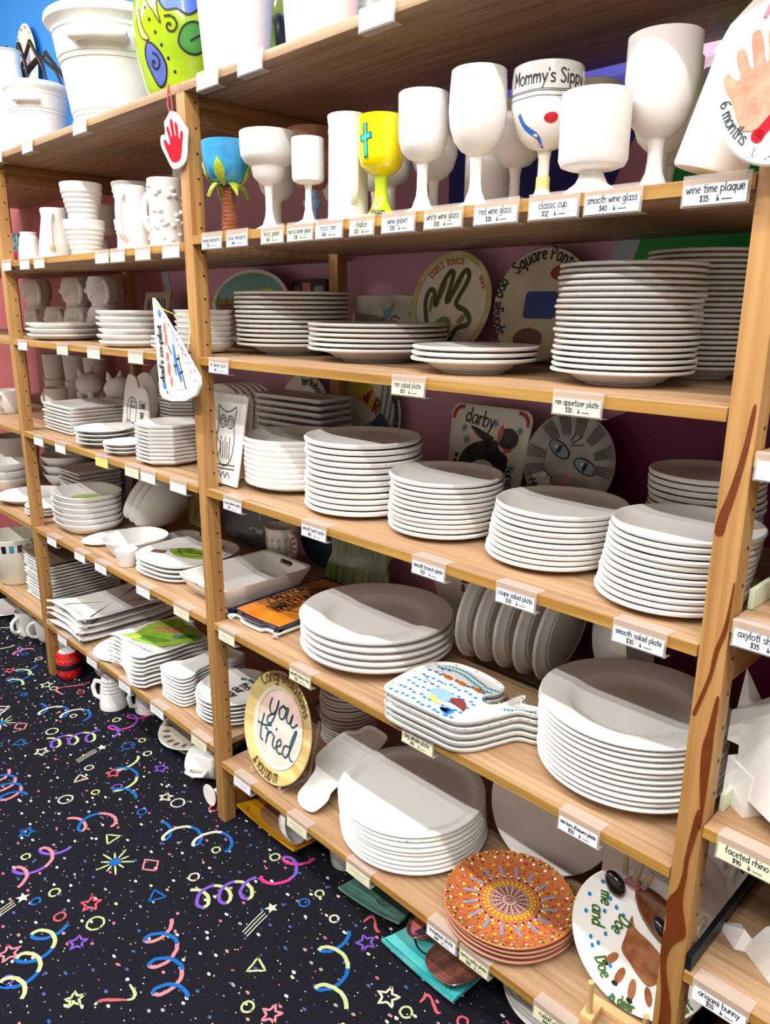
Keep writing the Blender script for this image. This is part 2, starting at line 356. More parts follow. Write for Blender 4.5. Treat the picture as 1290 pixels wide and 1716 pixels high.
COILS=[(-2.378,-0.357,-2.204,-0.365,3,'PB'),(-2.158,-0.021,-1.956,-0.132,2,'GB'),(-1.802,-0.132,-1.603,-0.008,2.5,'BW'),(-2.004,-0.319,-1.944,-0.210,1.5,'PB'),(-1.879,-0.365,-1.823,-0.522,2,'VP'),(-1.505,-0.209,-1.425,-0.065,3,'GV'),(-1.614,-0.485,-1.481,-0.636,3,'BG'),(-1.451,-0.294,-1.234,-0.377,3,'PB'),(-1.350,-0.453,-1.326,-0.519,0.6,'GR'),(-1.375,0.090,-1.352,-0.038,1.5,'MV'),(-1.121,-0.006,-0.972,-0.148,2,'BG'),(-2.734,-0.122,-2.544,0.000,2.5,'BW'),(-3.069,-0.010,-2.934,-0.116,2,'BG'),(-2.377,0.138,-2.326,-0.029,2,'MV'),(-2.476,-0.196,-2.405,-0.044,3,'GV'),(-2.748,-0.031,-2.813,0.055,0.6,'PR'),(-3.308,-0.002,-3.239,0.036,1,'VP'),(-3.549,0.003,-3.569,0.041,0.5,'WW'),(-3.293,-0.082,-3.357,-0.036,0.5,'WW'),(-1.119,0.041,-1.079,0.063,0.4,'RR'),(-0.871,-0.023,-0.836,0.003,0.4,'RR'),(-2.793,-0.247,-2.754,-0.244,0.5,'WW')]
STARS=[(-1.639,-0.414,'R'),(-1.543,-0.488,'V'),(-1.623,-0.615,'P'),(-1.898,-0.064,'W'),(-2.126,-0.124,'R'),(-2.044,-0.000,'V'),(-1.398,-0.557,'G'),(-0.929,-0.065,'W'),(-1.070,0.001,'V'),(-2.869,-0.048,'W'),(-3.096,-0.108,'R'),(-2.027,-0.429,'B'),(-1.072,-0.272,'P'),(-2.409,-0.242,'W')]
RINGS=[(-2.049,-0.147,'V'),(-2.099,-0.289,'W'),(-2.070,-0.208,'G'),(-1.883,-0.150,'B'),(-1.847,-0.052,'W'),(-1.750,0.012,'R'),(-1.589,-0.081,'G'),(-1.926,-0.468,'G'),(-1.740,-0.464,'G'),(-1.743,-0.510,'B'),(-1.651,-0.487,'R'),(-1.570,-0.433,'G'),(-1.549,-0.645,'V'),(-1.122,-0.298,'G'),(-1.541,-0.179,'W'),(-1.453,0.019,'G'),(-1.269,-0.026,'B'),(-1.266,0.021,'G'),(-1.177,-0.006,'W'),(-0.876,-0.063,'G'),(-0.778,0.007,'R'),(-3.020,-0.134,'V'),(-2.564,-0.069,'W'),(-2.428,0.031,'G'),(-2.512,-0.167,'W'),(-2.240,0.034,'G'),(-2.153,0.009,'W'),(-2.242,-0.016,'B'),(-3.213,-0.006,'B'),(-3.400,0.046,'W'),(-2.821,-0.039,'W'),(-2.720,0.025,'R'),(-2.851,-0.139,'B'),(-2.209,-0.167,'W'),(-3.126,0.019,'W')]
TRIS=[(-2.171,-0.211,'W'),(-1.835,-0.267,'G'),(-1.548,-0.283,'B'),(-1.194,-0.224,'G'),(-2.516,-0.275,'B'),(-2.799,-0.235,'W')]
DIAM=[(-1.661,-0.240,'P'),(-2.624,-0.233,'P')]
BURST=[(-1.738,-0.303,'G'),(-2.694,-0.276,'G')]
COMET=[(-1.312,-0.096,'W'),(-2.293,-0.085,'W'),(-1.778,-0.529,'W')]
for x0, y0, x1, y1, n, cc in COILS:
    d = Vector((x1-x0, y1-y0)); L = d.length; d.normalize(); q = Vector((-d.y, d.x)); mb = MB()
    N = max(10, int(n*26)); R = min(.034, max(.016, L*.42/max(n, 1)*1.5)) if n >= 1 else L*.45
    pts = []
    for i in range(N+1):
        t = i/N; a = 2*pi*n*t
        pts.append(tuple(Vector((x0, y0))+d*(L*t+(R*.8*sin(a) if n >= 1 else 0))+q*(R*(cos(a)-1) if n >= 1 else R*sin(pi*t*1.6))))
    h = 13 if n >= 1 else max(5, N//2)
    for j, i in enumerate(range(0, N, h)):
        seg = pts[i:i+h+1]
        mb.ribbon(fuzz(seg, .0011), .0095 if n >= 1 else .008, lambda u, v, j=j: (u, v, .0012+.0003*(j % 2)), j % 2, taper=(n < 1))
    prt('streamer_print', mb, [PCM[cc[0]], PCM[cc[1]]])
for x, y, c in STARS:
    a0 = rnd.uniform(0, 6); r = rnd.uniform(.021, .027)
    P = [(x+(r if k % 2 == 0 else r*.45)*cos(a0+pi*k/5), y+(r if k % 2 == 0 else r*.45)*sin(a0+pi*k/5)) for k in range(10)]
    prt('star_print', MB().ribbon(fuzz(dense(P, 3), .001)+[P[0]], .0055, FZ), PCM[c])
for x, y, c in RINGS:
    r = rnd.choice((.011, .013, .02)); P = [(x+r*cos(2*pi*k/20), y+r*sin(2*pi*k/20)) for k in range(21)]
    prt('ring_print', MB().ribbon(fuzz(P, .0008), .005, FZ), PCM[c])
for x, y, c in TRIS:
    a0 = rnd.uniform(0, 6); P = ngon(.024, 3, a0); P = [(x+p[0], y+p[1]) for p in P]
    prt('triangle_print', MB().ribbon(fuzz(dense(P, 5), .0008)+[P[0]], .005, FZ), PCM[c])
for x, y, c in DIAM:
    P = [(x+.03, y), (x, y+.022), (x-.03, y), (x, y-.022)]
    prt('diamond_print', MB().ribbon(fuzz(dense(P, 5), .0008)+[P[0]], .005, FZ), PCM[c])
for x, y, c in BURST:
    mb = MB()
    for k in range(10):
        a = 2*pi*k/10+.2; r = .05 if k % 2 else .036
        mb.ribbon(fuzz([(x+.014*cos(a), y+.014*sin(a)), (x+r*.6*cos(a), y+r*.6*sin(a)), (x+r*cos(a), y+r*sin(a))], .0006), .0055, FZ, 0, True)
    mb.disc((x, y), .016, FZ, 1)
    prt('starburst_print', mb, [PCM[c], PCM['B']])
for x, y, c in COMET:
    mb = MB(); P = [(x+(.018 if k % 2 == 0 else .008)*cos(.3+pi*k/5), y+(.018 if k % 2 == 0 else .008)*sin(.3+pi*k/5)) for k in range(10)]
    mb.poly(P, FZ)
    for k in (-1, 0, 1):
        mb.ribbon([(x+.003+k*.009, y-.022), (x+.012+k*.009, y-.06), (x+.022+k*.009, y-.095)], .0028, FZ)
    prt('shooting_star_print', mb, PCM[c])

# back wall with its painted colour fields
WY = .55
def wallpart(name, pts, col, dy=0.):
    mb = MB(); n = len(pts)
    mb.add([(x, WY-dy, z) for x, z in pts]+[(x, WY+.05, z) for x, z in pts], [tuple(range(n)), tuple(range(2*n-1, n-1, -1))]+[(i, (i+1) % n, n+(i+1) % n, n+i) for i in range(n)])
    return mb.build(name, mat('wall_paint_'+col, col, .55, var=.06, scale=3), smooth=0)
wall = struct(wallpart('wall_back', [(-6, 0), (2.2, 0), (2.2, 3.45), (-6, 3.45)], 'dea4bc'))
struct(MB().box(-6.05, 2.25, -4.25, .6, 3.45, 3.5).build('ceiling', mat('ceiling_white', 'e8e6e0', .9), smooth=0))
for nm_, bx_ in (('wall_front', (-6, 2.2, -4.25, -4.2, 0, 3.45)), ('wall_left', (-6.05, -6, -4.2, .56, 0, 3.45)), ('wall_right', (2.2, 2.25, -4.2, .56, 0, 3.45))):
    struct(MB().box(*bx_).build(nm_, mat('wall_plain', 'b9b2a8', .8), smooth=0))
def field(name, pts, col, dy):
    o = wallpart(name, pts, col, dy); o.parent = wall; return o
field('painted_stripe', [(-1.02, 1.13), (-.96, 1.13), (-.80, 1.62), (-.60, 2.0), (-.66, 2.0), (-.87, 1.62)], 'b9c3cc', .002)
field('green_field', [(-.955, 1.19), (-.66, 1.345), (2.2, 1.6), (2.2, 1.97), (-.64, 1.97), (-.81, 1.62)], '2a9c48', .003)
field('maroon_field', [(-1.03, .0), (2.2, 0), (2.2, 1.58), (-.64, 1.32), (-.95, 1.17), (-1.03, 1.10)], '74204e', .003)
field('navy_field', [(-1.35, 1.63), (-.93, 1.63), (-.76, 2.0), (-1.35, 2.0)], '38369a', .003)
field('salmon_field', [(-6, 0), (-1.9, 0), (-2.35, .95), (-2.78, 1.45), (-2.93, 1.95), (-6, 1.95)], 'bf6468', .002)
field('painted_stripe', [(-2.36, .95), (-2.30, .95), (-2.74, 1.45), (-2.89, 1.95), (-2.95, 1.95), (-2.79, 1.45)], 'c3ccd2', .003)
field('blue_field', [(-6, 1.96), (-1.2, 1.96), (-1.2, 3.45), (-6, 3.45)], '2f86d6', .004)

# ================================================================ shelving
unit = tag(put('shelving_unit', None), 'long golden pine shelving unit with four bays of boards on pegged posts', 'shelving')
DEP = .54
def post(x, y, z1=1.921, holes=True):
    o = MB().box(x, x+.038, y, y+.038, 0, z1, bev=.002).build('post', POSTW, unit, smooth=30)
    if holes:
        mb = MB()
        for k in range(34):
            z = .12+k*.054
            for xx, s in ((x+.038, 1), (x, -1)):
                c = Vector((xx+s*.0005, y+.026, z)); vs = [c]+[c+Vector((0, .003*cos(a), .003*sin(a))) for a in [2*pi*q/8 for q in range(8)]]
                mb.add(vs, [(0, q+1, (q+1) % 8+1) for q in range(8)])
        mb.build('peg_holes', mat('hole_shade_paint', '2a1a10', .9), o, smooth=0, closed=False)  # flat discs on the post sides; dark colour paints the shade inside peg holes
    return o
PX = [-4.23, -2.968, -1.708, -.386, .55]
posts = []
for x in PX:
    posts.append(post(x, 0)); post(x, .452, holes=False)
    for z0, z1 in ((1.86, 1.92), (.01, .075)):
        MB().box(x+.002, x+.021, .038, .452, z0, z1, bev=.001).build('side_rail', RAILW, unit, smooth=30)
MB().box(-.366, -.349, .038, .452, .945, .992, bev=.001).build('side_rail', RAILW, unit, smooth=30)
def shelf(x0, x1, z, y1=DEP, th=.019, m=None):
    return MB().box(x0, x1, 0, y1, z-th, z, bev=.0015).build('shelf_board', m or SHELFW, unit, smooth=30)
S0, S1, S2, S3, S4, S5 = 1.940, 1.613, 1.333, 1.001, .630, .205
L1, L2, L3, L4, L5 = 1.600, 1.333, 1.001, .630, .235
R1, R2, R3, R4 = 1.280, 1.052, .726, .465
def shelf2(x0, x1, z): # board with its golden front lipping
    b = shelf(x0, x1, z); MB().box(x0+.0005, x1-.0005, -.0012, .003, z-.0185, z-.0012).build('front_edge', EDGEW, b, smooth=0); return b
for x0, x1 in ((-4.23, -1.69), (-1.689, .588)): shelf(x0, x1, S0, .56 if x0 < -2 else .5)
for z in (S1, S2, S3, S4, S5): shelf2(-1.669, -.387, z)
for z in (L1, L2, L3, L4, L5): shelf2(-2.929, -1.709, z)
for z in (L1, L2, L3, L4, L5): shelf2(-4.19, -2.969, z)
for z in (1.613, R1, R2, R3, R4, .12): shelf2(-.347, .549, z)
# dark resin runs on the front of the right-hand post
STAIN = mat('brown_stain', '6d3413', .35, var=.2, scale=30, coat=.3)
NST = [0]
def stain(pts):
    NST[0] += 1; yy = -.0004-.0003*NST[0]
    P = smooth_pts(pts, 5); mb = MB(); mb.poly(P, lambda u, v: (u, yy, v)); return mb.build('resin_stain', STAIN, posts[3], smooth=0, closed=False)
X3 = -.386
def sx(p): return [(X3+.038*u, z) for u, z in p]
def runp(prof): # list of (z, left, right) fractions of the post width
    return sx([(l, z) for z, l, r in prof]+[(r, z) for z, l, r in reversed(prof)])
stain(runp([(1.36, .86, .93), (1.29, .5, .86), (1.22, .3, .75), (1.17, .08, .5), (1.155, .03, .35), (1.19, .05, .2), (1.26, .25, .4), (1.33, .6, .75)][::-1][3:]+[(1.34, .72, .84)]) if False else runp([(1.335, .78, .90), (1.29, .66, .84), (1.25, .5, .72), (1.215, .3, .58), (1.19, .12, .45), (1.165, .06, .34)]))
stain(runp([(1.10, .93, .98), (1.06, .86, .97), (1.03, .76, .92), (1.0, .58, .74), (.965, .5, .63), (.94, .36, .5), (.915, .2, .34), (.895, .08, .2)]))
stain(runp([(.93, .86, .98), (.88, .72, .96), (.85, .6, .98), (.81, .64, .98), (.77, .76, .96), (.745, .84, .95), (.72, .8, .93)]))
stain(runp([(.745, .72, .92), (.70, .58, .8), (.66, .5, .66), (.63, .48, .66), (.60, .35, .62), (.575, .05, .66), (.55, .03, .82), (.525, .1, .9), (.50, .02, .5), (.47, .02, .3), (.44, .1, .36), (.41, .22, .55), (.38, .28, .72), (.35, .3, .78), (.31, .3, .7), (.28, .4, .6), (.265, .46, .52)]))
stain(runp([(.27, .02, .12), (.23, .02, .2), (.19, .08, .26), (.15, .1, .3), (.1, .08, .24)]))

# ---------------------------------------------------------------- price tags
CARDS = [mat('tag_card_white', 'e3e5ea', .5), mat('tag_card_cream', 'dedbba', .5), mat('tag_card_yellow', 'ece36a', .5)]
TAGS = [
  (S0,'top shelf',[(-2.870,-2.810,'','',0),(-2.634,-2.545,'','',0),(-2.257,-2.160,'','',0),(-1.606,-1.517,'','',0),(-1.448,-1.359,'','',0),(-1.083,-0.992,'','',0)]),
  (S1,'goblet shelf',[(-1.618,-1.533,'havana margarita','$30',0),(-1.516,-1.432,'classic margarita','$48',0),(-1.386,-1.306,'fiesta goblet','$40',1),(-1.296,-1.211,'nick & skyler glass','$38',1),(-1.207,-1.125,'cross stein','$48',0),(-1.108,-1.040,'chalice','$35',1),(-1.023,-0.940,'wine goblet','$38',0),(-0.921,-0.835,'white wine glass','$38',1),(-0.814,-0.727,'red wine glass','$38',0),(-0.710,-0.623,'classic cup','$32',0),(-0.617,-0.528,'smooth wine glass','$40',0),(-0.475,-0.390,'wine time plaque','$35',0)]),
  (S2,'',[(-1.616,-1.530,'rim dinner plate','$40',0),(-0.994,-0.909,'rim salad plate','$35',1),(-0.647,-0.561,'rim appetizer plate','$30',1)]),
  (S3,'',[(-1.582,-1.501,'coupe dinner plate','$40',0),(-1.271,-1.185,'smooth lunch plate','$40',0),(-0.935,-0.850,'smooth brunch plate','$35',0),(-0.736,-0.653,'coupe salad plate','$30',0),(-0.515,-0.429,'smooth salad plate','$30',0)]),
  (S4,'shelf with the orange tray',[(-1.638,-1.560,'','',1),(-1.330,-1.248,'smooth turkey tray','$70',1),(-0.955,-0.867,'big whale plate','$45',1),(-0.582,-0.503,"rim hors d'oeuvre plate",'$50',0)]),
  (S5,'bottom shelf by the gold plate',[(-1.600,-1.517,'','',0),(-1.359,-1.275,'','',1),(-1.131,-1.047,'','',1),(-0.874,-0.790,'snowman plate','$48',0),(-0.784,-0.707,'terra cotta plate','$40',1),(-0.604,-0.521,'rudolf plate','$48',1)]),
  (R1,'',[(-0.343,-0.258,'  c','$2',0)]),(R2,'',[(-0.345,-0.252,'axylotl shroom s','$35',0)]),(R3,'',[(-0.324,-0.238,'faceted rhino','$90',1)]),(R4,'',[(-0.330,-0.246,'origami bunny','$55',0)]),
  (L1,'left bay mug shelf',[(-2.927,-2.841,'','',0),(-2.763,-2.673,'','',0),(-2.637,-2.549,'','',1),(-2.183,-2.097,'','',0),(-2.089,-2.002,'','',1),(-1.945,-1.862,'','',1),(-1.803,-1.718,'','',0)]),
  (L2,'left bay shelf under the skull mugs',[(-2.870,-2.773,'','',0),(-2.527,-2.433,'','',1),(-2.299,-2.204,'','',1),(-2.032,-1.942,'','',1)]),
  (L3,'left bay shelf with the octagonal plates',[(-2.821,-2.724,'','',0),(-2.633,-2.530,'','',0),(-2.314,-2.215,'','',2),(-2.111,-2.019,'','',1),(-2.015,-1.922,'','',0),(-1.847,-1.755,'','',0)]),
  (L4,'left bay shelf with the dip dish',[(-2.808,-2.702,'','',0),(-2.564,-2.460,'','',0),(-2.398,-2.299,'','',0),(-2.101,-2.011,'','',0),(-1.877,-1.782,'','',1)]),
  (L5,'left bay bottom shelf',[(-2.820,-2.703,'','',0),(-2.555,-2.448,'','',0),(-2.300,-2.194,'','',0),(-2.078,-1.977,'','',0),(-1.823,-1.733,'','',1)]),
]
NUM = ['first', 'second', 'third', 'fourth', 'fifth', 'sixth', 'seventh']
HOLD = {}
def holder_mesh(wd):
    k = round(wd, 3)
    if k not in HOLD:
        mb = MB(); h = wd/2
        mb.box(-h, h, -.0062, -.0054, -.034, .0035); mb.box(-h, h, -.0054, .022, .0012, .002); mb.box(-h, h, -.0062, .012, -.0348, -.034)
        HOLD[k] = mb.mesh('plastic_holder', PLAS, 0)
    return HOLD[k]
CRD = {}
for z, where, row in TAGS:
    nb = 0
    for x0, x1, t, p, ci in row:
        wd = min(.088, max(.06, x1-x0)); xc = (x0+x1)/2 if (x1-x0) < .1 else (x0+x1)/2
        if t: lab = 'price tag lettered "%s" on the shelf edge' % t.strip() if t.strip() != 'c' else 'price tag cut off after "$2" at the right edge'
        else: lab = '%s blurred %s price tag from the left, %s' % (NUM[nb], ('white', 'cream', 'yellow')[ci], where); nb += 1
        o = thing('price_tag', (xc, 0, z), (radians(-3), 0, 0), lab, 'price tag', 'price tags on the shelf edges')
        put('plastic_holder', holder_mesh(wd), o)
        key = (round(wd, 3), ci)
        if key not in CRD: CRD[key] = MB().box(-wd/2+.003, wd/2-.003, -.0072, -.0064, -.0325, -.0085).mesh('card', CARDS[ci], 0)
        put('card', CRD[key], o)
        fn = lambda u, v: (u, -.0075, v)
        if t:
            s_ = min(.0062, (wd-.012)/max(1, text_width(t, 1)))
            L = text(t, 0, -.0185, s_) + text(p, -.012, -.029, .0045)
            # little paint-brush mark and a rule of small print after the price
            L += [[(.004, -.0225), (.005, -.028)], [(.003, -.0265), (.0065, -.0265)], [(.003, -.0285), (.0065, -.0285)]]+[[(.010+i*.0032, -.0275), (.0125+i*.0032, -.0275)] for i in range(4)]
            write(L, .0013, fn, NAVYINK, 'lettering', o)
        else:
            L = []
            for yy, a, b in ((-.0165, -.62, .62), (-.0245, -.3, .1), (-.0255, .15, .5)):
                n = int((b-a)*22); L.append([(wd/2*(a+(b-a)*i/n), yy+.0016*sin(i*2.3+yy*900)) for i in range(n+1)])
            write(L, .001, fn, mat('faded_ink', '7d88a8', .6), 'lettering', o)
# ================================================================ plates
def rim_plate(r, pitch=.010, h=.026, seg=72, m=None):
    """wide-rimmed plate that nests at the given pitch"""
    w_ = .72*pitch; d = h-w_; t = .5*pitch
    top = [(.50, 0), (.60, .16), (.67, .5), (.72, .68), (.97, .985), (.985, 1)]
    prof = [(0, w_)]+[(a*r, w_+f*d) for a, f in top]+[(r, h-.35*t), (.998*r, h-.8*t), (.985*r, h-1.15*t)]
    prof += [(a*r, w_+f*d-t) for a, f in reversed(top[1:-1])]+[(.50*r, w_-t), (.495*r, 0), (.465*r, 0), (.455*r, w_-t), (0, w_-t)]
    return MB().lathe(prof, seg).mesh('rim_plate', m or BISQ)
def coupe_plate(r, pitch=.0105, h=.021, seg=72, m=None, th=.62):
    """rimless plate with a rolled-up edge that nests at the given pitch"""
    w_ = .74*pitch; d = h-w_; t = .5*pitch; e = th*pitch
    top = [(.58, 0), (.78, .14), (.88, .42), (.945, .85), (.97, .99), (.985, 1)]
    prof = [(0, w_)]+[(a*r, w_+f*d) for a, f in top]+[(r, h-.3*e), (.999*r, h-.75*e), (.985*r, h-1.2*e)]
    prof += [(a*r, max(w_+f*d-t-(.1*t if f > .3 else 0), .0002)) for a, f in reversed(top[1:4])]+[(.58*r, w_-t), (.575*r, 0), (.545*r, 0), (.535*r, w_-t), (0, w_-t)]
    return MB().lathe(prof, seg).mesh('coupe_plate', m or BISQ)
DP = 'white plate'
# S2, rimmed plates
stack('rim_dinner_plate', rim_plate(.153, .0116, .030), -1.655, .285, S2+.0005, 12, .0116, 'twelve rim dinner plates stacked beside the middle post', 'plate', 'rim dinner plates', lean=(-.006, 0), jit=.002)
stack('rim_salad_plate', rim_plate(.163, .0108, .032), -1.318, .268, S2+.0005, 6, .0108, 'six wide rim plates, second stack from the middle post', 'plate', 'wide rim plates', jit=.003)
stack('rim_plate', rim_plate(.123, .011, .030), -.953, .18, S2+.0005, 3, .011, 'the low stack of three rim plates on the shelf', 'plate', 'low stack of rim plates', jit=.002)
stack('rim_appetizer_plate', rim_plate(.117, .0092, .026), -.645, .192, S2+.0005, 19, .0092, 'the tall front stack of rim appetizer plates', 'plate', 'tall stack of appetizer plates', jit=.0022, lean=(.004, .003))
stack('rim_plate', rim_plate(.106, .0090, .024), -.615, .420, S2+.0005, 23, .0090, 'tall rear plate stack by the green wall', 'plate', 'rear stack by the green wall', jit=.002)
stack('small_bowl', MB().lathe([(0, .005), (.04, .005), (.060, .009), (.070, .024), (.074, .0248), (.0765, .0235), (.0672, .0095), (.052, 0), (0, 0)], 48).mesh('small_bowl', BISQ), -1.815, .108, S2+.004, 7, .0137, 'seven small bowls nested behind the middle post', 'bowl', 'nested small bowls', jit=.0006)
# S3, smooth plates
stack('smooth_dinner_plate', coupe_plate(.133, .0133, .030, th=.8), -1.548, .195, S3+.0005, 9, .0133, 'nine deep dinner plates stacked beside the owl plaque', 'plate', 'deep dinner plates', jit=.0015)
stack('smooth_lunch_plate', coupe_plate(.134, .0136), -1.264, .170, S3+.0005, 12, .0136, 'twelve smooth lunch plates left of the low brunch stack', 'plate', 'smooth lunch plates', jit=.0025, lean=(.004, 0))
stack('smooth_brunch_plate', coupe_plate(.119, .0104, .019), -1.013, .174, S3+.0005, 11, .0104, 'eleven smooth brunch plates below the penguin plaque', 'plate', 'smooth brunch plates', jit=.0025, lean=(.004, .0))
stack('coupe_salad_plate', coupe_plate(.120, .0104, .019), -.750, .176, S3+.0005, 10, .0104, 'ten coupe salad plates in front of the cat plate', 'plate', 'coupe salad plates', jit=.0022, lean=(.014, .004))
stack('smooth_salad_plate', coupe_plate(.115, .0102, .019), -.500, .140, S3+.0005, 12, .0102, 'twelve smooth salad plates against the stained post', 'plate', 'smooth salad plates', jit=.002, lean=(.016, .004))
stack('side_plate', coupe_plate(.102, .0116, .019), -.553, .374, S3+.0005, 14, .0116, 'side plates stacked in shade behind the stained post', 'plate', 'shaded rear side plates', jit=.003)
# S4
stack('serving_platter', rim_plate(.190, .0165, .036), -1.248, .206, S4+.0005, 5, .0165, 'five thick serving platters between orange tray and whale plates', 'platter', 'thick serving platters', jit=.003, lean=(-.006, .004), rj=.3)
stack('appetizer_platter', rim_plate(.166, .0103, .030), -.562, .190, S4+.0005, 12, .0103, 'twelve wide rim platters behind the stained post', 'platter', 'wide rim platters', jit=.0018, lean=(-.004, .002))
# S5
pz_ = [(0, .008), (.76, .008), (.82, .0095), (.865, .0145), (.90, .0175), (.97, .020), (.99, .0198), (1, .0165), (.985, .0125), (.905, .0105), (.865, .0075), (.82, .0025), (.74, .0015), (.735, 0), (.70, 0), (.69, .0015), (0, .0015)]
PIZ = MB().lathe([(a*.181, z*1.1) for a, z in pz_], 80).mesh('pizza_plate', GLZ)
P5 = stack('pizza_plate', PIZ, -1.094, .185, S5+.0005, 9, .0118, 'nine glossy round pizza plates on the bottom shelf', 'plate', 'pizza plates', jit=.002, lean=(-.006, -.002))
mb = MB() # flecks of painted leaves round the rim of the second plate
for k in range(46):
    a = rnd.uniform(-2.2, .9); r = .178
    c = Vector((r*1.0165*cos(a), r*1.0165*sin(a), .0178)); t = Vector((-sin(a), cos(a), 0)); u = Vector((0, 0, 1)); q = rnd.uniform(.001, .0028)
    mb.add([c-t*q, c+t*q, c+u*q*.9+t*rnd.uniform(-q, q)], [(0, 1, 2)])
mb.build('painted_flecks', paint('4d5a4c'), P5[7], smooth=0, closed=False)
stack('bread_plate', coupe_plate(.082, .0108, .018), -1.515, .345, S5+.0005, 15, .0108, 'grey side plates stacked behind the congratulations plate', 'plate', 'plates behind the congratulations plate', jit=.003)
# terracotta plates, the top one dotted
TERRA = mat('terracotta', 'b98068', .7, var=.1, scale=12); ORG = mat('orange_underglaze', 'bd6c3a', .4, var=.25, scale=9, col2='a65c34', coat=.2)
wob = lambda a, z: 1+.012*sin(3*a+1)+.01*sin(5*a)
tp = [(0, .005), (.6, .0055), (.85, .009), (.985, .018), (1, .0165), (.99, .0125), (.85, .0035), (.6, 0), (0, 0)]
TPM = MB().lathe([(a*.137, z) for a, z in tp], 72, fn=wob).mesh('terracotta_plate', TERRA)
TPT = MB().lathe([(a*.139, z) for a, z in tp], 72, fn=wob).mesh('terracotta_plate', ORG)
T4 = stack('terracotta_plate', TPM, -.757, .128, S5+.0005, 4, .0110, 'four terracotta plates on the bottom shelf', 'plate', 'terracotta plates', jit=.002, lean=(-.002, 0), rj=.12, top=TPT)
T4[-1]['label'] = 'orange plate covered in painted dots, top of the terracotta stack'
def tz(u, v):
    r = math.hypot(u, v)/.137; q = [(0, .005), (.6, .0055), (.85, .009), (1.02, .019)]
    for (a, z), (b, y) in zip(q, q[1:]):
        if r <= b: return (u, v, z+(y-z)*(r-a)/(b-a)+.0007)
    return (u, v, .0195)
dots = {c: MB() for c in ('f4efe6', '1c1418', 'd8b02c', 'a8301c', '8a86a0', 'b87a78', '9aa02c', '9c6a60')}
def dring(n, r, rad, c, ph=0., jit=0.):
    for k in range(n):
        a = 2*pi*(k+ph)/n; rr = r*.139*(1+rnd.uniform(-jit, jit)); dots[c].disc((rr*cos(a), rr*sin(a)), rad*1.2, tz, seg=8)
dots['9c6a60'].disc((0, 0), .044, lambda u, v: (u, v, .0056), seg=40)
dots['b87a78'].v, dots['b87a78'].f, dots['b87a78'].m = [], [], []
for k in range(16):
    a = 2*pi*k/16
    dots['8a86a0'].ribbon([(.139*.52*cos(a), .139*.52*sin(a)), (.139*.7*cos(a+.05), .139*.7*sin(a+.05))], .0075, tz)
    for j in range(6): dots['f4efe6'].disc(((.013+.0052*j)*cos(a), (.013+.0052*j)*sin(a)), .0013, lambda u, v: (u, v, .0066), seg=6)
    for j in (1, 2, 3): dots['1c1418'].disc(((.011+.007*j)*cos(a+.19), (.011+.007*j)*sin(a+.19)), .0019, lambda u, v: (u, v, .0066), seg=7)
for n, r, rad, c, ph in ((34, .33, .0027, 'd8b02c', 0), (32, .38, .0027, 'd8b02c', .5), (30, .43, .002, 'b87a78', .3), (24, .47, .0022, '1c1418', 0), (28, .5, .0022, 'f4efe6', .4), (26, .55, .0028, 'd8b02c', .2), (40, .6, .0016, 'a8301c', .1),
    (30, .64, .0017, '1c1418', .6), (36, .69, .0016, 'a8301c', .3), (20, .74, .0036, 'd8b02c', 0), (20, .741, .0024, '1c1418', 0), (44, .78, .0015, 'a8301c', .2), (32, .81, .0024, 'b87a78', .5), (22, .84, .0036, 'a8301c', .5), (22, .841, .0022, 'f4efe6', .5), (26, .88, .0026, 'f4efe6', .1), (26, .915, .0032, '9aa02c', .45), (40, .93, .002, '1c1418', .2), (50, .955, .0018, 'a8301c', .6), (44, .975, .0018, 'd8b02c', .1), (36, .965, .0017, 'f4efe6', .7)):
    dring(n, r, rad, c, ph, .012)
dots['1c1418'].disc((0, 0), .004, lambda u, v: (u, v, .0068)); dots['f4efe6'].disc((0, 0), .0018, lambda u, v: (u, v, .0072))
for c, mb in dots.items():
    if mb.v: mb.build('painted_dots', mat('dot_'+c, c, .35), T4[-1], smooth=0, closed=False)

# whale plates
wh = smooth_pts([(-.118, -.075), (-.108, -.1), (-.08, -.108), (.02, -.105), (.075, -.1), (.105, -.07), (.125, -.02), (.142, .018), (.172, .03), (.19, .052), (.182, .066), (.155, .058), (.128, .05), (.122, .072), (.112, .078), (.104, .055), (.10, .02), (.086, -.002), (.066, .002), (.058, .022), (.072, .046), (.07, .072), (.045, .088), (-.02, .098), (-.075, .09), (-.11, .06), (-.122, 0)], 4)
wprof = [(.0085, .0062), (.0055, .0075), (.003, .0125), (.0012, .0135), (0, .0115), (.001, .0075), (.004, .003), (.0085, 0)]
WHM = MB().rings(wh, wprof, fan=False, nin=.03).mesh('whale_plate', GLZ)
W5 = stack('whale_plate', WHM, -.893, .088, S4+.0005, 5, .0148, 'five whale-shaped plates on the shelf', 'plate', 'whale plates', jit=.0015, rj=.015, rz=.02)
W5[-1]['label'] = 'whale-shaped plate painted with blue dots, fish and a mermaid, top of stack'
wt = W5[-1]; F1 = flat(.0068)
b = {c: MB() for c in ('2f7fd0', '2aa5c8', 'd9752e', '8fb4e6', '7c3a3c', 'c9cf6a', '22201f', 'e0b552')}
for k in range(75):
    x, y = -.1+.0145*(k % 12)+rnd.uniform(-.003, .003), -.085+.024*(k//12)+rnd.uniform(-.004, .004)
    b['2f7fd0'].disc((x, y), .0052, F1, seg=8, ry=.0040)
for k in range(20):
    x = -.1+k*.0085; y = .074+.01*sin(k*.3)-(.004 if k > 14 else 0)
    for j in (0, 1): b['2aa5c8'].ribbon([(x, y-j*.014), (x+.004, y-.006-j*.014), (x+.008, y-j*.014)], .0032, flat(.0074))
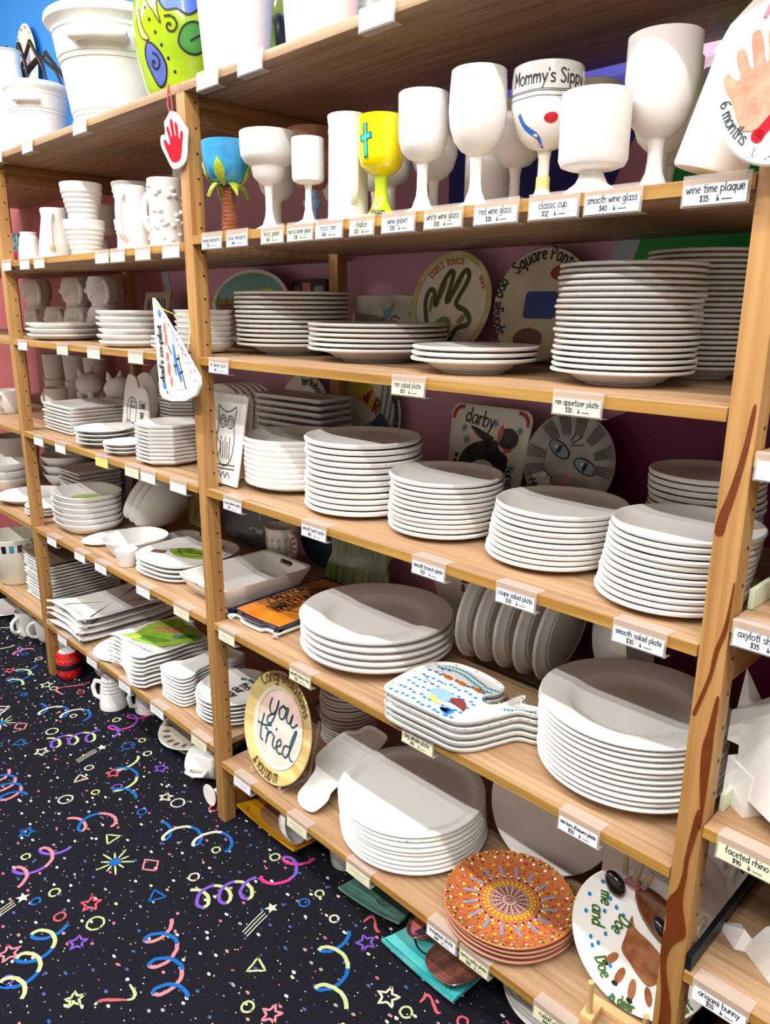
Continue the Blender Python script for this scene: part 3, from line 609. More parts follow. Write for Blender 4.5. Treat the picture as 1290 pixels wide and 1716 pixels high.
for k in range(9):
    b['2aa5c8'].ribbon([(.108+k*.006, .005+k*.004), (.113+k*.006, .014+k*.004), (.118+k*.006, .006+k*.004)], .003, flat(.0088))
F2 = flat(.0074)
for x, y in ((-.05, .035), (-.012, .034), (.03, .036)):
    b['d9752e'].disc((x, y), .013, F2, ry=.007, rot=-.25); b['d9752e'].poly([(x-.011, y+.003), (x-.021, y+.010), (x-.019, y-.002)], F2); b['22201f'].disc((x+.006, y+.002), .0012, flat(.0078), seg=6)
b['8fb4e6'].disc((-.012, -.03), .03, F2, ry=.02, rot=-.2); b['7c3a3c'].poly(smooth_pts([(.012, -.028), (.03, -.016), (.052, -.03), (.062, -.052), (.05, -.048), (.035, -.045), (.02, -.042)], 4), flat(.0078))
b['c9cf6a'].poly(smooth_pts([(-.03, -.05), (-.018, -.042), (.0, -.058), (.01, -.052), (.002, -.068), (-.016, -.06)], 3), flat(.0076))
for a in (-.3, 0, .3, .6): b['2f7fd0'].poly(smooth_pts([(.018, -.07), (.03+.012*cos(a), -.07+.02*sin(a)), (.052*cos(a*.4), -.078+.03*sin(a)), (.03, -.078+.01*sin(a))], 3), F2)
b['22201f'].ribbon([(-.098, .01), (-.07, -.006), (-.052, -.01)], .0018, F2); b['22201f'].disc((-.035, .008), .0025, F2, seg=8)
out = wh[::4]
for p in out: b['e0b552'].disc((p[0]*.95, p[1]*.94), .0026, flat(.0122), seg=6)
for c, mb in b.items(): mb.build('painted_pattern', paint(c), wt, smooth=0, closed=False)
mb = MB()
for p in wh[::2]: mb.ell((p[0], p[1], .0102), .0014, .0014, .0012, seg=6, rings=4)
mb.build('painted_dots', paint('8c3040'), W5[-2], smooth=0)

# plates standing on edge in a row at the back of the whale shelf
STND = MB().lathe([(a*.130, z) for a, z in pz_], 64).mesh('standing_plate', GLZ)
for i, (x, y) in enumerate(((-1.005, .318), (-.958, .325), (-.908, .332), (-.858, .338), (-.81, .345))):
    o = put('standing_plate', STND, None, (x-.018, y+.055, S4+.1295), (0, radians(-83), radians(6)))
    tag(o, ['leftmost', 'second', 'third', 'fourth', 'fifth'][i]+' from left of the five plates standing on edge'.replace('from left of', 'from left among') if i else 'leftmost of the five plates standing on edge', 'plate', 'plates standing on edge')
o = MB().lathe([(0, .006), (.054, .008), (.094, .045), (.110, .085), (.114, .087), (.115, .082), (.099, .038), (.06, 0), (0, 0)], 64).build('deep_bowl', GLZ, None, (-.765, .428, S4+.117), (0, radians(78), radians(14)))
tag(o, 'deep glazed white bowl standing on edge right of the standing plates', 'bowl')
RK = thing('wire_plate_rack', (-.9, .37, S4), (0, 0, 0), 'dark wire rack holding the plates on edge', 'rack')
wire = mat('dark_wire', '2b2724', .4, metal=.8)
for dy in (-.05, .05): MB().tube([(-.13, dy, .006), (.13, dy, .006)], .0022, 8).build('rail', wire, RK)

# orange tray on navy tray on white tray
tray = smooth_pts([(-.105, -.17), (-.06, -.172), (-.045, -.186), (.045, -.186), (.06, -.172), (.105, -.17), (.115, -.16), (.115, .16), (.105, .17), (.06, .172), (.045, .186), (-.045, .186), (-.06, .172), (-.105, .17), (-.115, .16), (-.115, -.16)], 3)
TP = [(.02, .006), (.013, .0065), (.004, .012), (.001, .0125), (0, .010), (.003, .004), (.012, 0), (.03, 0)]
tray = [(p[0]*.87, p[1]) for p in tray]
trayM = MB().rings(tray, TP).mesh('serving_tray', GLZ)
TX, TY, TR = -1.578, .235, radians(2)
tag(put('serving_tray', trayM, None, (TX+.004, TY-.004, S4+.0005), (0, 0, TR)), 'plain white rectangular tray under the orange and navy tray', 'tray')
NAVY = mat('navy_glaze', '1a2140', .18, coat=.5)
t2 = thing('serving_tray', (TX-.006, TY+.002, S4+.0135), (0, 0, TR+.02), 'navy-edged orange tray with black shield emblem lettered MOTOR', 'tray')
MB().rings(tray, TP).build('body', NAVY, t2)
inn = rrect(.188, .328, .012)
MB().rings(inn, [(.004, .0095), (.001, .0093), (0, .008), (.002, .006), (.02, .006)]).build('orange_panel', mat('orange_glaze', 'e08a28', .2, var=.3, scale=7, col2='c8701c', coat=.5), t2)
F3 = lambda u, v: (v+.022, -u+.035-.0, .0102) if False else (-v*1.45-.012, u*1.45+.012, .0102)
blk = MB()
def band(pts, w_): blk.ribbon(pts+[pts[0]], w_, F3)
A_ = radians(0)
band([(-.078, -.018), (.078, -.018), (.078, .018), (-.078, .018)], .003)
band([(-.062, .024), (-.05, .05), (0, .062), (.05, .05), (.062, .024)], .003)
band([(-.062, -.024), (-.05, -.046), (0, -.062), (.05, -.046), (.062, -.024)], .003)
for l in text('HARLEY-DAVIDSON', 0, -.0125, .0158, sx=.66): blk.ribbon(l, .0044, F3)
for l in text('MOTOR', 0, .029, .013, sx=1.2): blk.ribbon(l, .0040, F3)
for l in text('CYCLES', 0, -.047, .0118, sx=1.0): blk.ribbon(l, .0038, F3)
blk.build('emblem', mat('black_glaze', '1c1512', .3), t2, smooth=0, closed=False)

# big white handled serving dish straddling the middle post
d = thing('handled_dish', (-1.814, .205, L4+.0005), (0, 0, radians(0)), 'large white rectangular baking dish with slot handles behind the middle post', 'dish')
A, B_, H = .118, .162, .062
rr = rrect(2*A, 2*B_, .02, 5); n = len(rr); mb = MB()
def ring_(sc, z, lift=0): return [(p[0]*sc, p[1]*sc, z+(lift*max(0, 1-abs(abs(p[1])/B_-1)*6)*max(0, 1-abs(p[0])/A*1.2))) for p in rr]
levels = [ring_(.74, .008), ring_(.78, .012), ring_(.95, H, .012), ring_(1.0, H+.003, .012), ring_(1.0, H-.004, .012), ring_(.80, .004), ring_(.76, 0)]
for L in levels: mb.v += L
for j in range(len(levels)-1):
    for i in range(n): mb.f.append((j*n+i, j*n+(i+1) % n, (j+1)*n+(i+1) % n, (j+1)*n+i)); mb.m.append(0)
mb.f += [tuple(range(n)), tuple((len(levels)-1)*n+i for i in range(n))]; mb.m += [0, 0]
body = mb.build('body', GLZ, d)
def slot(sgn):
    q = MB(); P = rrect(.064, .014, .0068, 4); n2 = len(P)
    return q.add([(p[0], sgn*.125, .052+p[1]) for p in P]+[(p[0], sgn*.2, .052+p[1]) for p in P], [tuple(range(n2)), tuple(range(2*n2-1, n2-1, -1))]+[(i, (i+1) % n2, n2+(i+1) % n2, n2+i) for i in range(n2)])
CUTS = (body, [slot(-1), slot(1)])
def cut(o, cutters):
    """real holes: boolean difference with a list of cutter MBs, then the helpers are removed"""
    cs = []
    for c in cutters:
        q = c.build('cutter', BISQ, smooth=0); q.parent = o.parent; cs.append(q)
        m = o.modifiers.new('cut', 'BOOLEAN'); m.operation = 'DIFFERENCE'; m.object = q; m.solver = 'EXACT'
    bpy.context.view_layer.update(); dg = bpy.context.evaluated_depsgraph_get()
    me = bpy.data.meshes.new_from_object(o.evaluated_get(dg)); o.modifiers.clear(); o.data = me
    for q in cs: bpy.data.objects.remove(q)
    return o
cut(*CUTS)
def fan(mb, pts, fn, rings=4, mi=0):
    """filled patch that follows a curved surface"""
    n = len(pts); cx_ = sum(p[0] for p in pts)/n; cy_ = sum(p[1] for p in pts)/n; vs = [fn(cx_, cy_)]; fs = []
    for r in range(1, rings+1):
        t = r/rings; vs += [fn(cx_+(p[0]-cx_)*t, cy_+(p[1]-cy_)*t) for p in pts]
    for i in range(n):
        j = (i+1) % n; fs.append((0, 1+i, 1+j))
        for r in range(rings-1): a = 1+r*n; fs.append((a+i, a+n+i, a+n+j, a+j))
    return mb.add(vs, fs, mi)
# ================================================================ goblet shelf
def prof_r(prof, z):
    for (a, y), (b_, x) in zip(prof, prof[1:]):
        if y <= z <= x and x > y: return a+(b_-a)*(z-y)/(x-y)
    return prof[-1][0]
def cup_prof(outer, th=.004):
    """outer = (r, z) from the bottom upwards; adds an inside wall down to the cup floor (last wide part)"""
    top = outer[-1]; ins = []
    k = len(outer)-1
    while k > 0 and outer[k][0] > .018 and outer[k][1] > outer[-1][1]*.0: 
        ins.append((max(outer[k][0]-th, .002), outer[k][1]+(0 if k == len(outer)-1 else th*.4))); k -= 1
        if outer[k][0] < .02: break
    return outer+[(top[0]-th*.5, top[1]+th*.35)]+ins+[(0, ins[-1][1])]
def gob(rb, h, hs, rf, rs, shape, foot=None):
    o = [(0, 0), (rf, 0), (rf, .003), (rf*.9, .006), (rs*1.9, .016), (rs*1.15, .035), (rs, .05), (rs, hs*.85), (rs*1.25, hs)]
    o += [(rb*a, hs+(h-hs)*t) for a, t in shape]
    return cup_prof(o)
TULIP = [(.55, .06), (.8, .18), (.95, .35), (1.0, .52), (.98, .75), (.93, 1)]
ROUND = [(.6, .05), (.88, .16), (.98, .32), (1, .5), (1, 1)]
STRA = [(.7, .02), (.92, .06), (1, .14), (1, 1)]
EGG = [(.5, .05), (.75, .15), (.93, .35), (1, .6), (1, 1)]
MARG = [(.35, .05), (.55, .16), (.6, .3), (.62, .36), (.85, .44), (.97, .56), (1.0, .75), (1, 1)]
PETAL = [(.45, .04), (.7, .14), (.88, .34), (.97, .6), (1, 1)]
KIND = {'margarita': gob(.061, .204, .098, .038, .0085, MARG), 'nick': gob(.033, .169, .084, .033, .0065, STRA), 'wine': gob(.044, .202, .092, .038, .0095, ROUND), 'white': gob(.0485, .216, .088, .04, .0095, TULIP),
        'smooth': gob(.051, .213, .080, .039, .011, EGG), 'cup': gob(.049, .133, .033, .04, .012, STRA), 'mommy': gob(.058, .212, .092, .04, .0095, PETAL[:3]+[(.98, .5), (1.0, .62), (1.0, .85), (.97, 1)]), 'chalice': gob(.0435, .18, .080, .036, .012, ROUND)}
GM = {k: MB().lathe(p, 48).mesh(k+'_goblet', BISQ) for k, p in KIND.items()}
def goblet(kind, x, y, lab, z=S1):
    return tag(put('goblet', GM[kind], None, (x, y, z+.0005)), lab, 'goblet')
goblet('margarita', -1.467, .078, 'white margarita goblet with a stepped bowl right of the palm glass')
goblet('nick', -1.310, .062, 'small straight-sided white goblet in front of the brown goblet')
goblet('wine', -1.005, .078, 'white wine goblet between the yellow chalice and tall tulip glass')
goblet('white', -.885, .082, 'tall white tulip-shaped wine glass left of the lettered glass')
goblet('cup', -.637, .042, 'squat white cup on a short stem right of the lettered glass')
goblet('smooth', -.586, .128, 'largest white wine glass at the right end of the goblet shelf')
tag(put('goblet', GM['smooth'], None, (-.632, .235, S1+.0005)), 'white wine glass half hidden behind the largest wine glass', 'goblet')
for x, y, k, lab in ((-1.115, .23, 'white', 'shaded tall glass behind the tulip wine glass'), (-1.247, .24, 'wine', 'shaded goblet behind the yellow chalice'), (-.92, .24, 'wine', 'shaded goblet between tulip glass and lettered glass'), (-.790, .27, 'smooth', 'shaded glass behind the squat white cup'),
                  (-1.02, .29, 'cup', 'shaded squat goblet between wine goblet and tulip glass'), (-1.36, .30, 'margarita', 'shaded stepped goblet behind the small straight-sided goblet'), (-1.60, .20, 'white', 'shaded tall glass between middle post and palm glass'), (-1.52, .335, 'smooth', 'shaded glass behind the white margarita goblet'), (-.70, .40, 'white', 'shaded glass near the navy wall behind the squat cup')):
    goblet(k, x, y, lab)
# palm tree margarita glass
g = thing('palm_goblet', (-1.600, .060, S1+.0005), (0, 0, 0), 'margarita glass with blue bowl, lime leaves and brown palm trunk stem', 'goblet')
bowl = MB().lathe(cup_prof([(.02, .110), (.036, .116), (.048, .132), (.0545, .155), (.057, .180), (.0575, .200)]), 40)
bowl.build('bowl', mat('sky_glaze', '3fa0d0', .2, var=.35, scale=22, col2='2a7fb4', coat=.4), g)
tk = [(0, 0), (.032, 0), (.031, .004)]
for k in range(12): tk += [(.0205-.0005*k, .008+k*.0088), (.0172-.0005*k, .0105+k*.0088)]
tk += [(.014, .113), (0, .116)]
MB().lathe(tk, 28).build('trunk', mat('trunk_glaze', '96583a', .35, var=.35, scale=60, coat=.3), g)
LEAF = mat('lime_glaze', 'a8bc38', .25, var=.3, scale=40, coat=.4)
for k in range(8):
    a = 2*pi*k/8-.95; up = k % 2 == 0
    mb = MB(); vs = []
    for i in range(7):
        t = i/6; w_ = .013*sin(pi*min(1, t*.95+.06))
        if up: r, z = prof_r([(.021, .106), (.037, .115), (.05, .131), (.0565, .154), (.059, .21)], .108+.055*t)+.002, .108+.055*t
        else: r, z = .02+.03*t, .112-.028*t*t+.006*sin(pi*t)
        for s_ in (-1, 0, 1):
            q = a+s_*w_/max(r, .02); rr_ = r+(0 if s_ else .0035); vs.append((rr_*cos(q), rr_*sin(q), z))
    n = len(vs); vs2 = vs+[(v[0]*.93, v[1]*.93, v[2]-.002) for v in vs]; fs = []
    for i in range(6):
        for s_ in (0, 1):
            q = (i*3+s_, i*3+s_+1, i*3+s_+4, i*3+s_+3); fs += [q, tuple(n+j for j in reversed(q))]
    for i in range(6): fs += [(i*3, i*3+3, n+i*3+3, n+i*3), (i*3+2, n+i*3+2, n+i*3+5, i*3+5)]
    fs += [(0, n, n+1, 1), (1, n+1, n+2, 2), (18, 19, n+19, n+18), (19, 20, n+20, n+19)]
    mb.add(vs2, fs).build('leaf', LEAF, g, smooth=60)
# brown goblet with blue stem
g = thing('brown_goblet', (-1.455, .19, S1+.0005), (0, 0, 0), 'brown painted goblet with outlined letters on a light blue stem', 'goblet')
bp = [(.016, .098), (.03, .104), (.042, .125), (.047, .16), (.049, .2), (.0535, .226)]
MB().lathe(cup_prof(bp), 40).build('bowl', mat('brown_glaze', 'a2683f', .3, var=.3, scale=40, coat=.3), g)
MB().lathe([(0, 0), (.038, 0), (.036, .006), (.014, .016), (.011, .03), (.012, .055), (.02, .065), (.021, .075), (.012, .085), (.017, .1), (0, .1)], 32).build('stem', mat('light_blue_glaze', '86aede', .2, coat=.5), g)
def wrap(prof, a0, eps=.0008):
    R0 = max(r for r, z in prof)
    def fn(u, v):
        r = prof_r(prof, v)+eps; a = a0+u/R0; return (r*cos(a), r*sin(a), v)
    return fn
fn = wrap(bp, radians(-85))
write([[(x, z), (x, z+.022), (x+.007, z+.022), (x+.007, z), (x, z)] for x, z in ((-.016, .145), (-.004, .145), (-.01, .175))], .002, fn, INK, 'outlined_letters', g)
write(text('si', -.004, .15, .012), .005, wrap(bp, radians(-85), .0006), mat('cream_paint', 'ddd0b0', .5), 'lettering', g)
# stein with cross relief and handle
def mug(name, x, y, z, prof, label, m, hz0, hz1, hout, hr, ang, cat='mug', flatness=1., rotz=0.):
    t = thing(name, (x, y, z+.0005), (0, 0, rotz), label, cat)
    MB().lathe(cup_prof(prof), 44).build('body', m, t)
    hp = handle_pts(prof, hz0, hz1, hout, ang)
    MB().tube(hp, hr, 10, flat=flatness).build('handle', m, t, smooth=60)
    return t
def handle_pts(prof, z0, z1, out, ang, n=14):
    P = []
    for i in range(n+1):
        t = i/n; z = z0+(z1-z0)*t; base = prof_r(prof, z)-.002
        r = base+out*(sin(pi*t)**.55); zz = z0+(z1-z0)*(t+.06*sin(2*pi*t)*-1); P.append((r*cos(ang), r*sin(ang), zz))
    return P
sp = [(0, 0), (.040, 0), (.041, .004), (.040, .02), (.0385, .1), (.0375, .162), (.0385, .170), (.0375, .178), (.0395, .193), (.0395, .197)]
st_ = mug('stein', -1.205, .078, S1, sp, 'tall white stein with a cross relief and strap handle', BISQ, .04, .165, .022, .0075, radians(-28))
fn = wrap([(r, z) for r, z in sp], radians(-72), .0012)
write([[(-.006, .07), (-.004, .13)], [(-.016, .108), (.008, .112)], [(-.012, .075), (-.002, .085), (.006, .075)]], .005, fn, BISQ, 'cross_relief', st_)
# yellow chalice
cp = KIND['chalice']; g = thing('chalice', (-1.108, .075, S1+.0005), (0, 0, 0), 'bright yellow chalice with teal cross on a lime stem', 'goblet')
outer = [p for p in cp[:14]]
cut_ = next(i for i, p in enumerate(outer) if p[1] >= .080-1e-6)
MB().lathe(cp[cut_:], 44).build('bowl', mat('yellow_glaze', 'ecd800', .14, coat=.6), g)
MB().lathe(cp[:cut_+1]+[(0, .080)], 40).build('stem', mat('lime_stem_glaze', 'b8d41c', .14, coat=.6), g)
op = [p for p in outer if p[1] >= .080]
fn = wrap(op, radians(-86), .0010); fn2 = wrap(op, radians(-86), .0006)
cr = [(u, z-.008) for u, z in [(-.004, .115), (.004, .115), (.004, .145), (.012, .146), (.012, .156), (.004, .155), (.004, .172), (-.004, .171), (-.004, .154), (-.012, .152), (-.012, .142), (-.004, .143)]]
mb = MB(); mb.ribbon([(0, z/1000) for z in range(107, 165, 6)], .008, fn); mb.ribbon([(-.012+.003*k, .140+.0004*k) for k in range(9)], .010, fn); mb.build('cross', paint('3fb6a8'), g, smooth=0, closed=False)
write([cr+[cr[0]]], .0022, wrap(op, radians(-86), .0013), INK, 'cross_outline', g)
write(text('Megan', 0, .0085, .0075), .0022, lambda u, v: ((.0335-(v-.006)*.5)*cos(radians(-58)+u/.034), (.0335-(v-.006)*.5)*sin(radians(-58)+u/.034), v), INK, 'lettering', g)
# lettered wine glass
mp_ = KIND['mommy']; g = thing('lettered_goblet', (-.790, .142, S1+.0005), (0, 0, 0), 'painted wine glass lettered "Mommy\'s Sipp" with red lips', 'goblet')
k_ = next(i for i, p in enumerate(mp_) if p[1] >= .092-1e-6)
MB().lathe(mp_[k_:], 48).build('bowl', GLZ, g); MB().lathe(mp_[:k_+1]+[(0, .092)], 36).build('stem', CREAM, g)
bo = [p for p in mp_[k_:k_+8]]
a0 = radians(-58)
fn = wrap(bo, a0, .0009)
L = text("Mommy's Sippy", .004, .180, .0125)
write(L, .0021, fn, INK, 'lettering', g)
write([[(-.09+i*.01, z+.0006*sin(i)) for i in range(19)] for z in (.162, .169, .1715)], .0011, fn, INK, 'ruled_lines', g)
mb = MB(); fan(mb, smooth_pts([(.0, .135), (.012, .139), (.022, .136), (.022, .128), (.011, .124), (.0, .128)], 4), fn); mb.build('painted_lips', paint('c8202c'), g, smooth=0, closed=False)
mb = MB(); mb.ribbon(smooth_pts([(-.05, .138), (-.044, .124), (-.03, .114), (-.016, .106), (-.010, .094)], 5, False), .009, fn); mb.build('painted_swoosh', paint('2f6fc4'), g, smooth=0, closed=False)
mb = MB(); mb.lathe([(.0118, .03), (.0113, .052)], 24); mb.build('yellow_band', paint('e6df8a'), g, closed=False)
mb = MB(); mb.lathe([(.0205, .0155), (.0150, .0235)], 24); mb.build('black_check_band', INK, g, closed=False)
# bottle-shaped plaque lying back behind the hanging plate
g = MB().lathe([(0, 0), (.046, 0), (.049, .004), (.049, .15), (.046, .17), (.03, .2), (.02, .215), (.019, .27), (.021, .272), (.021, .285), (0, .285)], 40, sy=.75).build('bottle_plaque', BISQ2, None, (-.486, .085, S1+.0195), (radians(-6), radians(16), 0))
tag(g, 'white bottle-shaped plaque leaning behind the hanging handprint plate', 'plaque')

# ================================================================ hanging pieces
def hang_string(o, pts, r, m, name='string'): return MB().tube(pts, r, 6).build(name, m, o)
HAND = [(-.022, -.048), (-.006, -.055), (.012, -.05), (.022, -.03), (.027, -.012), (.034, .008), (.03, .018), (.024, .014), (.019, .0), (.016, .006), (.018, .03), (.012, .042), (.006, .038), (.006, .012), (.003, .012), (.002, .045), (-.004, .053), (-.010, .045), (-.008, .012), (-.011, .012), (-.016, .035), (-.022, .038), (-.025, .03), (-.019, .004), (-.022, -.008), (-.032, .006), (-.04, .008), (-.041, -.002), (-.034, -.022)]
h = thing('hand_ornament', (-1.700, -.008, 1.822), (0, radians(-6), radians(14)), 'small white clay hand with red handprint hanging on the middle post', 'ornament')
XH = Matrix.Rotation(radians(90), 4, 'X')
hs_ = smooth_pts([(-.02, -.058), (.006, -.06), (.026, -.046), (.036, -.012), (.042, .012), (.034, .026), (.026, .04), (.016, .052), (.006, .06), (-.006, .062), (-.018, .052), (-.028, .044), (-.03, .02), (-.044, .018), (-.048, -.002), (-.038, -.026)], 4)
mb = MB(); mb.rings(hs_, [(.006, .006), (.002, .006), (0, .004), (0, .001), (.003, 0)], X=XH); mb.build('clay_body', GLZ, h)
mb = MB(); mb.poly(smooth_pts(HAND, 3), lambda u, v: (u*.86, -.0065, v*.86)); mb.build('red_handprint', mat('red_glaze', 'd4142c', .2, coat=.4), h, smooth=0, closed=False)
hang_string(h, [(-.004, -.004, .056), (-.010, -.004, .075), (-.006, -.004, .095), (.0, -.003, .116)], .0022, mat('red_cord', 'b04a58', .8), 'cord')
hang_string(h, [(.002, -.004, .056), (.004, -.004, .08), (.001, -.004, .116)], .0018, MATS['red_cord'], 'cord')
# handprint plate at the top right
p = thing('handprint_plate', (-.360, -.036, 1.697), (radians(4), radians(-10), radians(6)), 'oval white plate with pink handprint and "6 months" hanging top right', 'plate')
ov = superell(.082, .100, 2.15, 56)
mb = MB(); mb.rings(ov, [(.03, .006), (.012, .0065), (.003, .009), (0, .007), (.001, .003), (.01, 0)], X=XH)
pb = mb.build('plate_body', GLZ, p)
fn = lambda u, v: (u, -.0072, v); fb = lambda u, v: (u, -.0076, v)
hp_ = [(-.048, -.045), (-.012, -.042), (.004, -.02), (.012, -.006), (.036, .012), (.05, .026), (.046, .034), (.028, .026), (.008, .014), (.006, .03), (.004, .062), (-.002, .068), (-.009, .062), (-.010, .032), (-.014, .032), (-.016, .064), (-.022, .07), (-.029, .063), (-.029, .03), (-.033, .03), (-.037, .05), (-.043, .055), (-.049, .048), (-.046, .022), (-.052, .02), (-.060, .03), (-.067, .026), (-.066, .014), (-.058, -.006)]
mb = MB(); mb.poly(smooth_pts(hp_, 3), fn); mb.build('pink_handprint', mat('salmon_glaze', 'dc8a72', .3, var=.2, scale=60, col2='e6a890'), p, smooth=0, closed=False)
mb = MB(); mb.ribbon(smooth_pts([(-.028, -.055), (-.01, -.04), (.012, -.022), (.035, -.010), (.06, -.002)], 5, False), .013, fb, taper=False); mb.disc((-.03, -.056), .0085, fb); mb.build('red_pour', MATS['red_glaze'], p, smooth=0, closed=False)
mb = MB(); mb.poly([(.002, -.062), (.045, -.012), (.07, -.03), (.06, -.075), (.04, -.066)], fn, 0); mb.poly([(.02, -.056), (.045, -.026), (.06, -.038), (.052, -.062)], fb, 1); mb.build('purple_triangle', [paint('8d7aa8'), paint('d9cfe6')], p, smooth=0, closed=False)
dl = smooth_pts([(-.034, -.07), (-.038, -.08), (-.028, -.088), (-.01, -.084), (.004, -.088), (.008, -.094)], 8, False)
write([[dl[i], dl[i+1]] for i in range(0, len(dl)-1, 2)], .0016, fb, mat('grey_ink', '5a565c', .6), 'dashed_line', p)
write(arc_text('6 months', 0, 0, .0735, 205, .0095, inner=True, sy=1.15), .002, fb, mat('slate_ink', '3a4850', .6), 'lettering', p)
pk = mat('pink_ribbon', 'e9a3b4', .8, var=.2, scale=90)
p.scale = (.85, .85, .85)
hang_string(p, [(-.012, -.004, .082), (-.004, -.006, .094), (.004, -.005, .112), (.008, -.004, .128), (.004, 0, .15), (.006, .02, .225)], .0042, pk, 'ribbon')
hang_string(p, [(.014, -.006, .084), (.012, -.008, .1), (.007, -.005, .128)], .004, pk, 'ribbon')
# wedge plaque wired to the middle post
p = thing('wedge_plaque', (-1.745, -.028, 1.345), (0, 0, radians(-4)), 'white wedge-shaped plaque lettered "dad\'s co-pilot" with a blue airplane', 'plaque')
wd_ = [(-.082, .128), (-.060, .118), (.048, .035), (.150, -.052), (.152, -.07), (.128, -.098), (.07, -.118), (-.01, -.126), (-.062, -.122), (-.076, -.11), (-.080, 0)]
wd_ = [wd_[0]]+wd_
mb = MB(); mb.rings(dense(wd_[1:], 3), [(.022, .004), (.008, .0045), (.002, .008), (0, .006), (0, .002), (.004, 0)], X=XH); mb.build('clay_body', GLZ, p)
fn = lambda u, v: (u, -.0052, v)
mb = MB(); mb.poly([(-.045, .085), (.03, .022), (.088, -.03), (.092, -.082), (.03, -.095), (-.045, -.092)], lambda u, v: (u, -.0048, v)); mb.build('cream_panel', paint('e6e2d2', var=.05), p, smooth=0, closed=False)
write(text("dad's co-pilot", -.057, -.008, .0148, rot=pi/2), .0042, lambda u, v: (u+.012, -.0062, v), INK, 'lettering', p)
mb = MB()
for a, b_, r1, r2 in ((-.026, .055, .007, .014), (-.022, .028, .008, .016), (-.02, -.015, .009, .012), (-.016, -.045, .009, .018), (-.006, -.075, .006, .014)): mb.disc((a, b_), r1, fn, ry=r2)
mb.build('red_footprints', paint('dd6a66'), p, smooth=0, closed=False)
mb = MB(); mb.poly(smooth_pts([(.012, .018), (.022, .012), (.032, -.02), (.05, -.055), (.052, -.072), (.044, -.07), (.026, -.045), (.014, -.015)], 4), fn); mb.build('blue_airplane', paint('2f7ad0'), p, smooth=0, closed=False)
for c_, r_ in (((-.052, .09), .008), ((-.05, -.088), .01), ((-.036, -.104), .005)): MB().disc(c_, r_, fn).build('blue_dot', paint('2f7ad0'), p, smooth=0, closed=False)
write([[(-.012, .012), (.004, -.006)], [(.04, -.006), (.048, -.03), (.07, -.085)], [(.03, -.018), (.046, -.014)], [(.042, -.052), (.06, -.045)], [(.014, -.03), (.024, -.055)], [(.016, -.036), (.03, -.032)]], .004, lambda u, v: (u, -.0058, v), INK, 'airplane_lines', p)
write([[(.016, .018), (.012, .045), (.022, .04), (.03, .012)], [(.014, .03), (.026, .026)]], .002, fn, paint('6f9fd8'), 'airplane_window', p)
mb = MB()
for k in range(9):
    t = k/8; mb.disc((-.038+.17*t, .097-.135*t), .0034, lambda u, v: (u, -.0095, v), k % 2, seg=8); 
    if k > 3: mb.disc((-.025+.155*t, .097-.16*t), .0034, lambda u, v: (u, -.0086, v), (k+1) % 2, seg=8)
mb.build('border_dots', [paint('c83848'), paint('4f86c8')], p, smooth=0, closed=False)
sc_ = []
for k in range(9): x = -.02+k*.015; z = -.111+.0006*(k-3)**2; sc_.append([(x, z-.004), (x+.003, z+.004), (x+.006, z-.003), (x+.002, z)])
write(sc_, .0018, lambda u, v: (u, -.0086, v), paint('33456e'), 'faded_lettering', p)
wire_m = mat('thin_wire', 'b89a5a', .3, metal=.8)
hang_string(p, [(-.055, -.008, .112), (.0, -.012, .098), (.034, .006, .085), (.055, .02, .09)], .0012, wire_m, 'wire')
hang_string(p, [(.055, .02, .09), (.07, .016, .05), (.088, -.004, .005), (.05, -.01, .012)], .0012, wire_m, 'wire')
# ================================================================ decorated plates leaning at the back
PR = {}
def face(root, z):
    """paint follows the dished face of a round plate; z = height over the flat middle"""
    if root.name not in PR: return flat(z)
    rx, ry, pr = PR[root.name]; top = pr[:5]; m_ = min(rx, ry); ref = pr[1][1]
    def fn(u, v):
        d = max(0, (1-math.hypot(u/rx, v/ry))*m_); h_ = top[0][1]
        for (a, y), (b, x) in zip(top, top[1:]):
            if b <= d <= a and a > b: h_ = y+(x-y)*(a-d)/(a-b); break
        else: h_ = top[0][1] if d >= top[0][0] else top[-1][1]
        return (u, v, h_+max(.0006, min(.0025, z-ref)))
    return fn
def lean_plate(name, x, y, zs, r, label, cat='plate', tilt=12., yaw=0., rx=None, prof=None, m=None, out=None, lift=0.):
    """plate standing on its edge on a shelf at height zs, face to -Y, top leaning back; returns the root"""
    ry = r; t = radians(tilt)
    root = thing(name, (x, y, zs+ry*cos(t)+lift+.0035), (pi/2-t, 0, radians(yaw)), label, cat)
    if out is None: PR[root.name] = (rx or r, ry)
    pr0 = prof
    out = out or superell(rx or r, ry, 2.0, 64)
    pr = prof or [(.05, .006), (.03, .0065), (.008, .011), (.002, .0125), (0, .0105), (.003, .006), (.03, 0), (.05, 0)]
    MB().rings(out, pr).build('plate_body', m or CREAM, root)
    if root.name in PR: PR[root.name] += (pr,)
    return root
def art(root, name, shapes, z=.0074, m=None):
    """shapes: list of ('p', pts) / ('s', line, width) / ('d', c, r, ry, rot)"""
    mb = MB(); fn = face(root, z)
    for s_ in shapes:
        if s_[0] == 'p': mb.poly(s_[1], fn)
        elif s_[0] == 's': mb.ribbon(s_[1], s_[2], fn)
        else: mb.disc(s_[1], s_[2], fn, seg=16, ry=s_[3] if len(s_) > 3 else None, rot=s_[4] if len(s_) > 4 else 0.)
    return mb.build(name, m, root, smooth=0, closed=False)
def W(root, lines, width, col, z=.0078, name='lettering'): return write(lines, width, face(root, z), paint(col) if isinstance(col, str) else col, name, root)
FLATP = [(.02, .009), (.006, .0095), (.001, .009), (0, .006), (.002, .001), (.01, 0)]
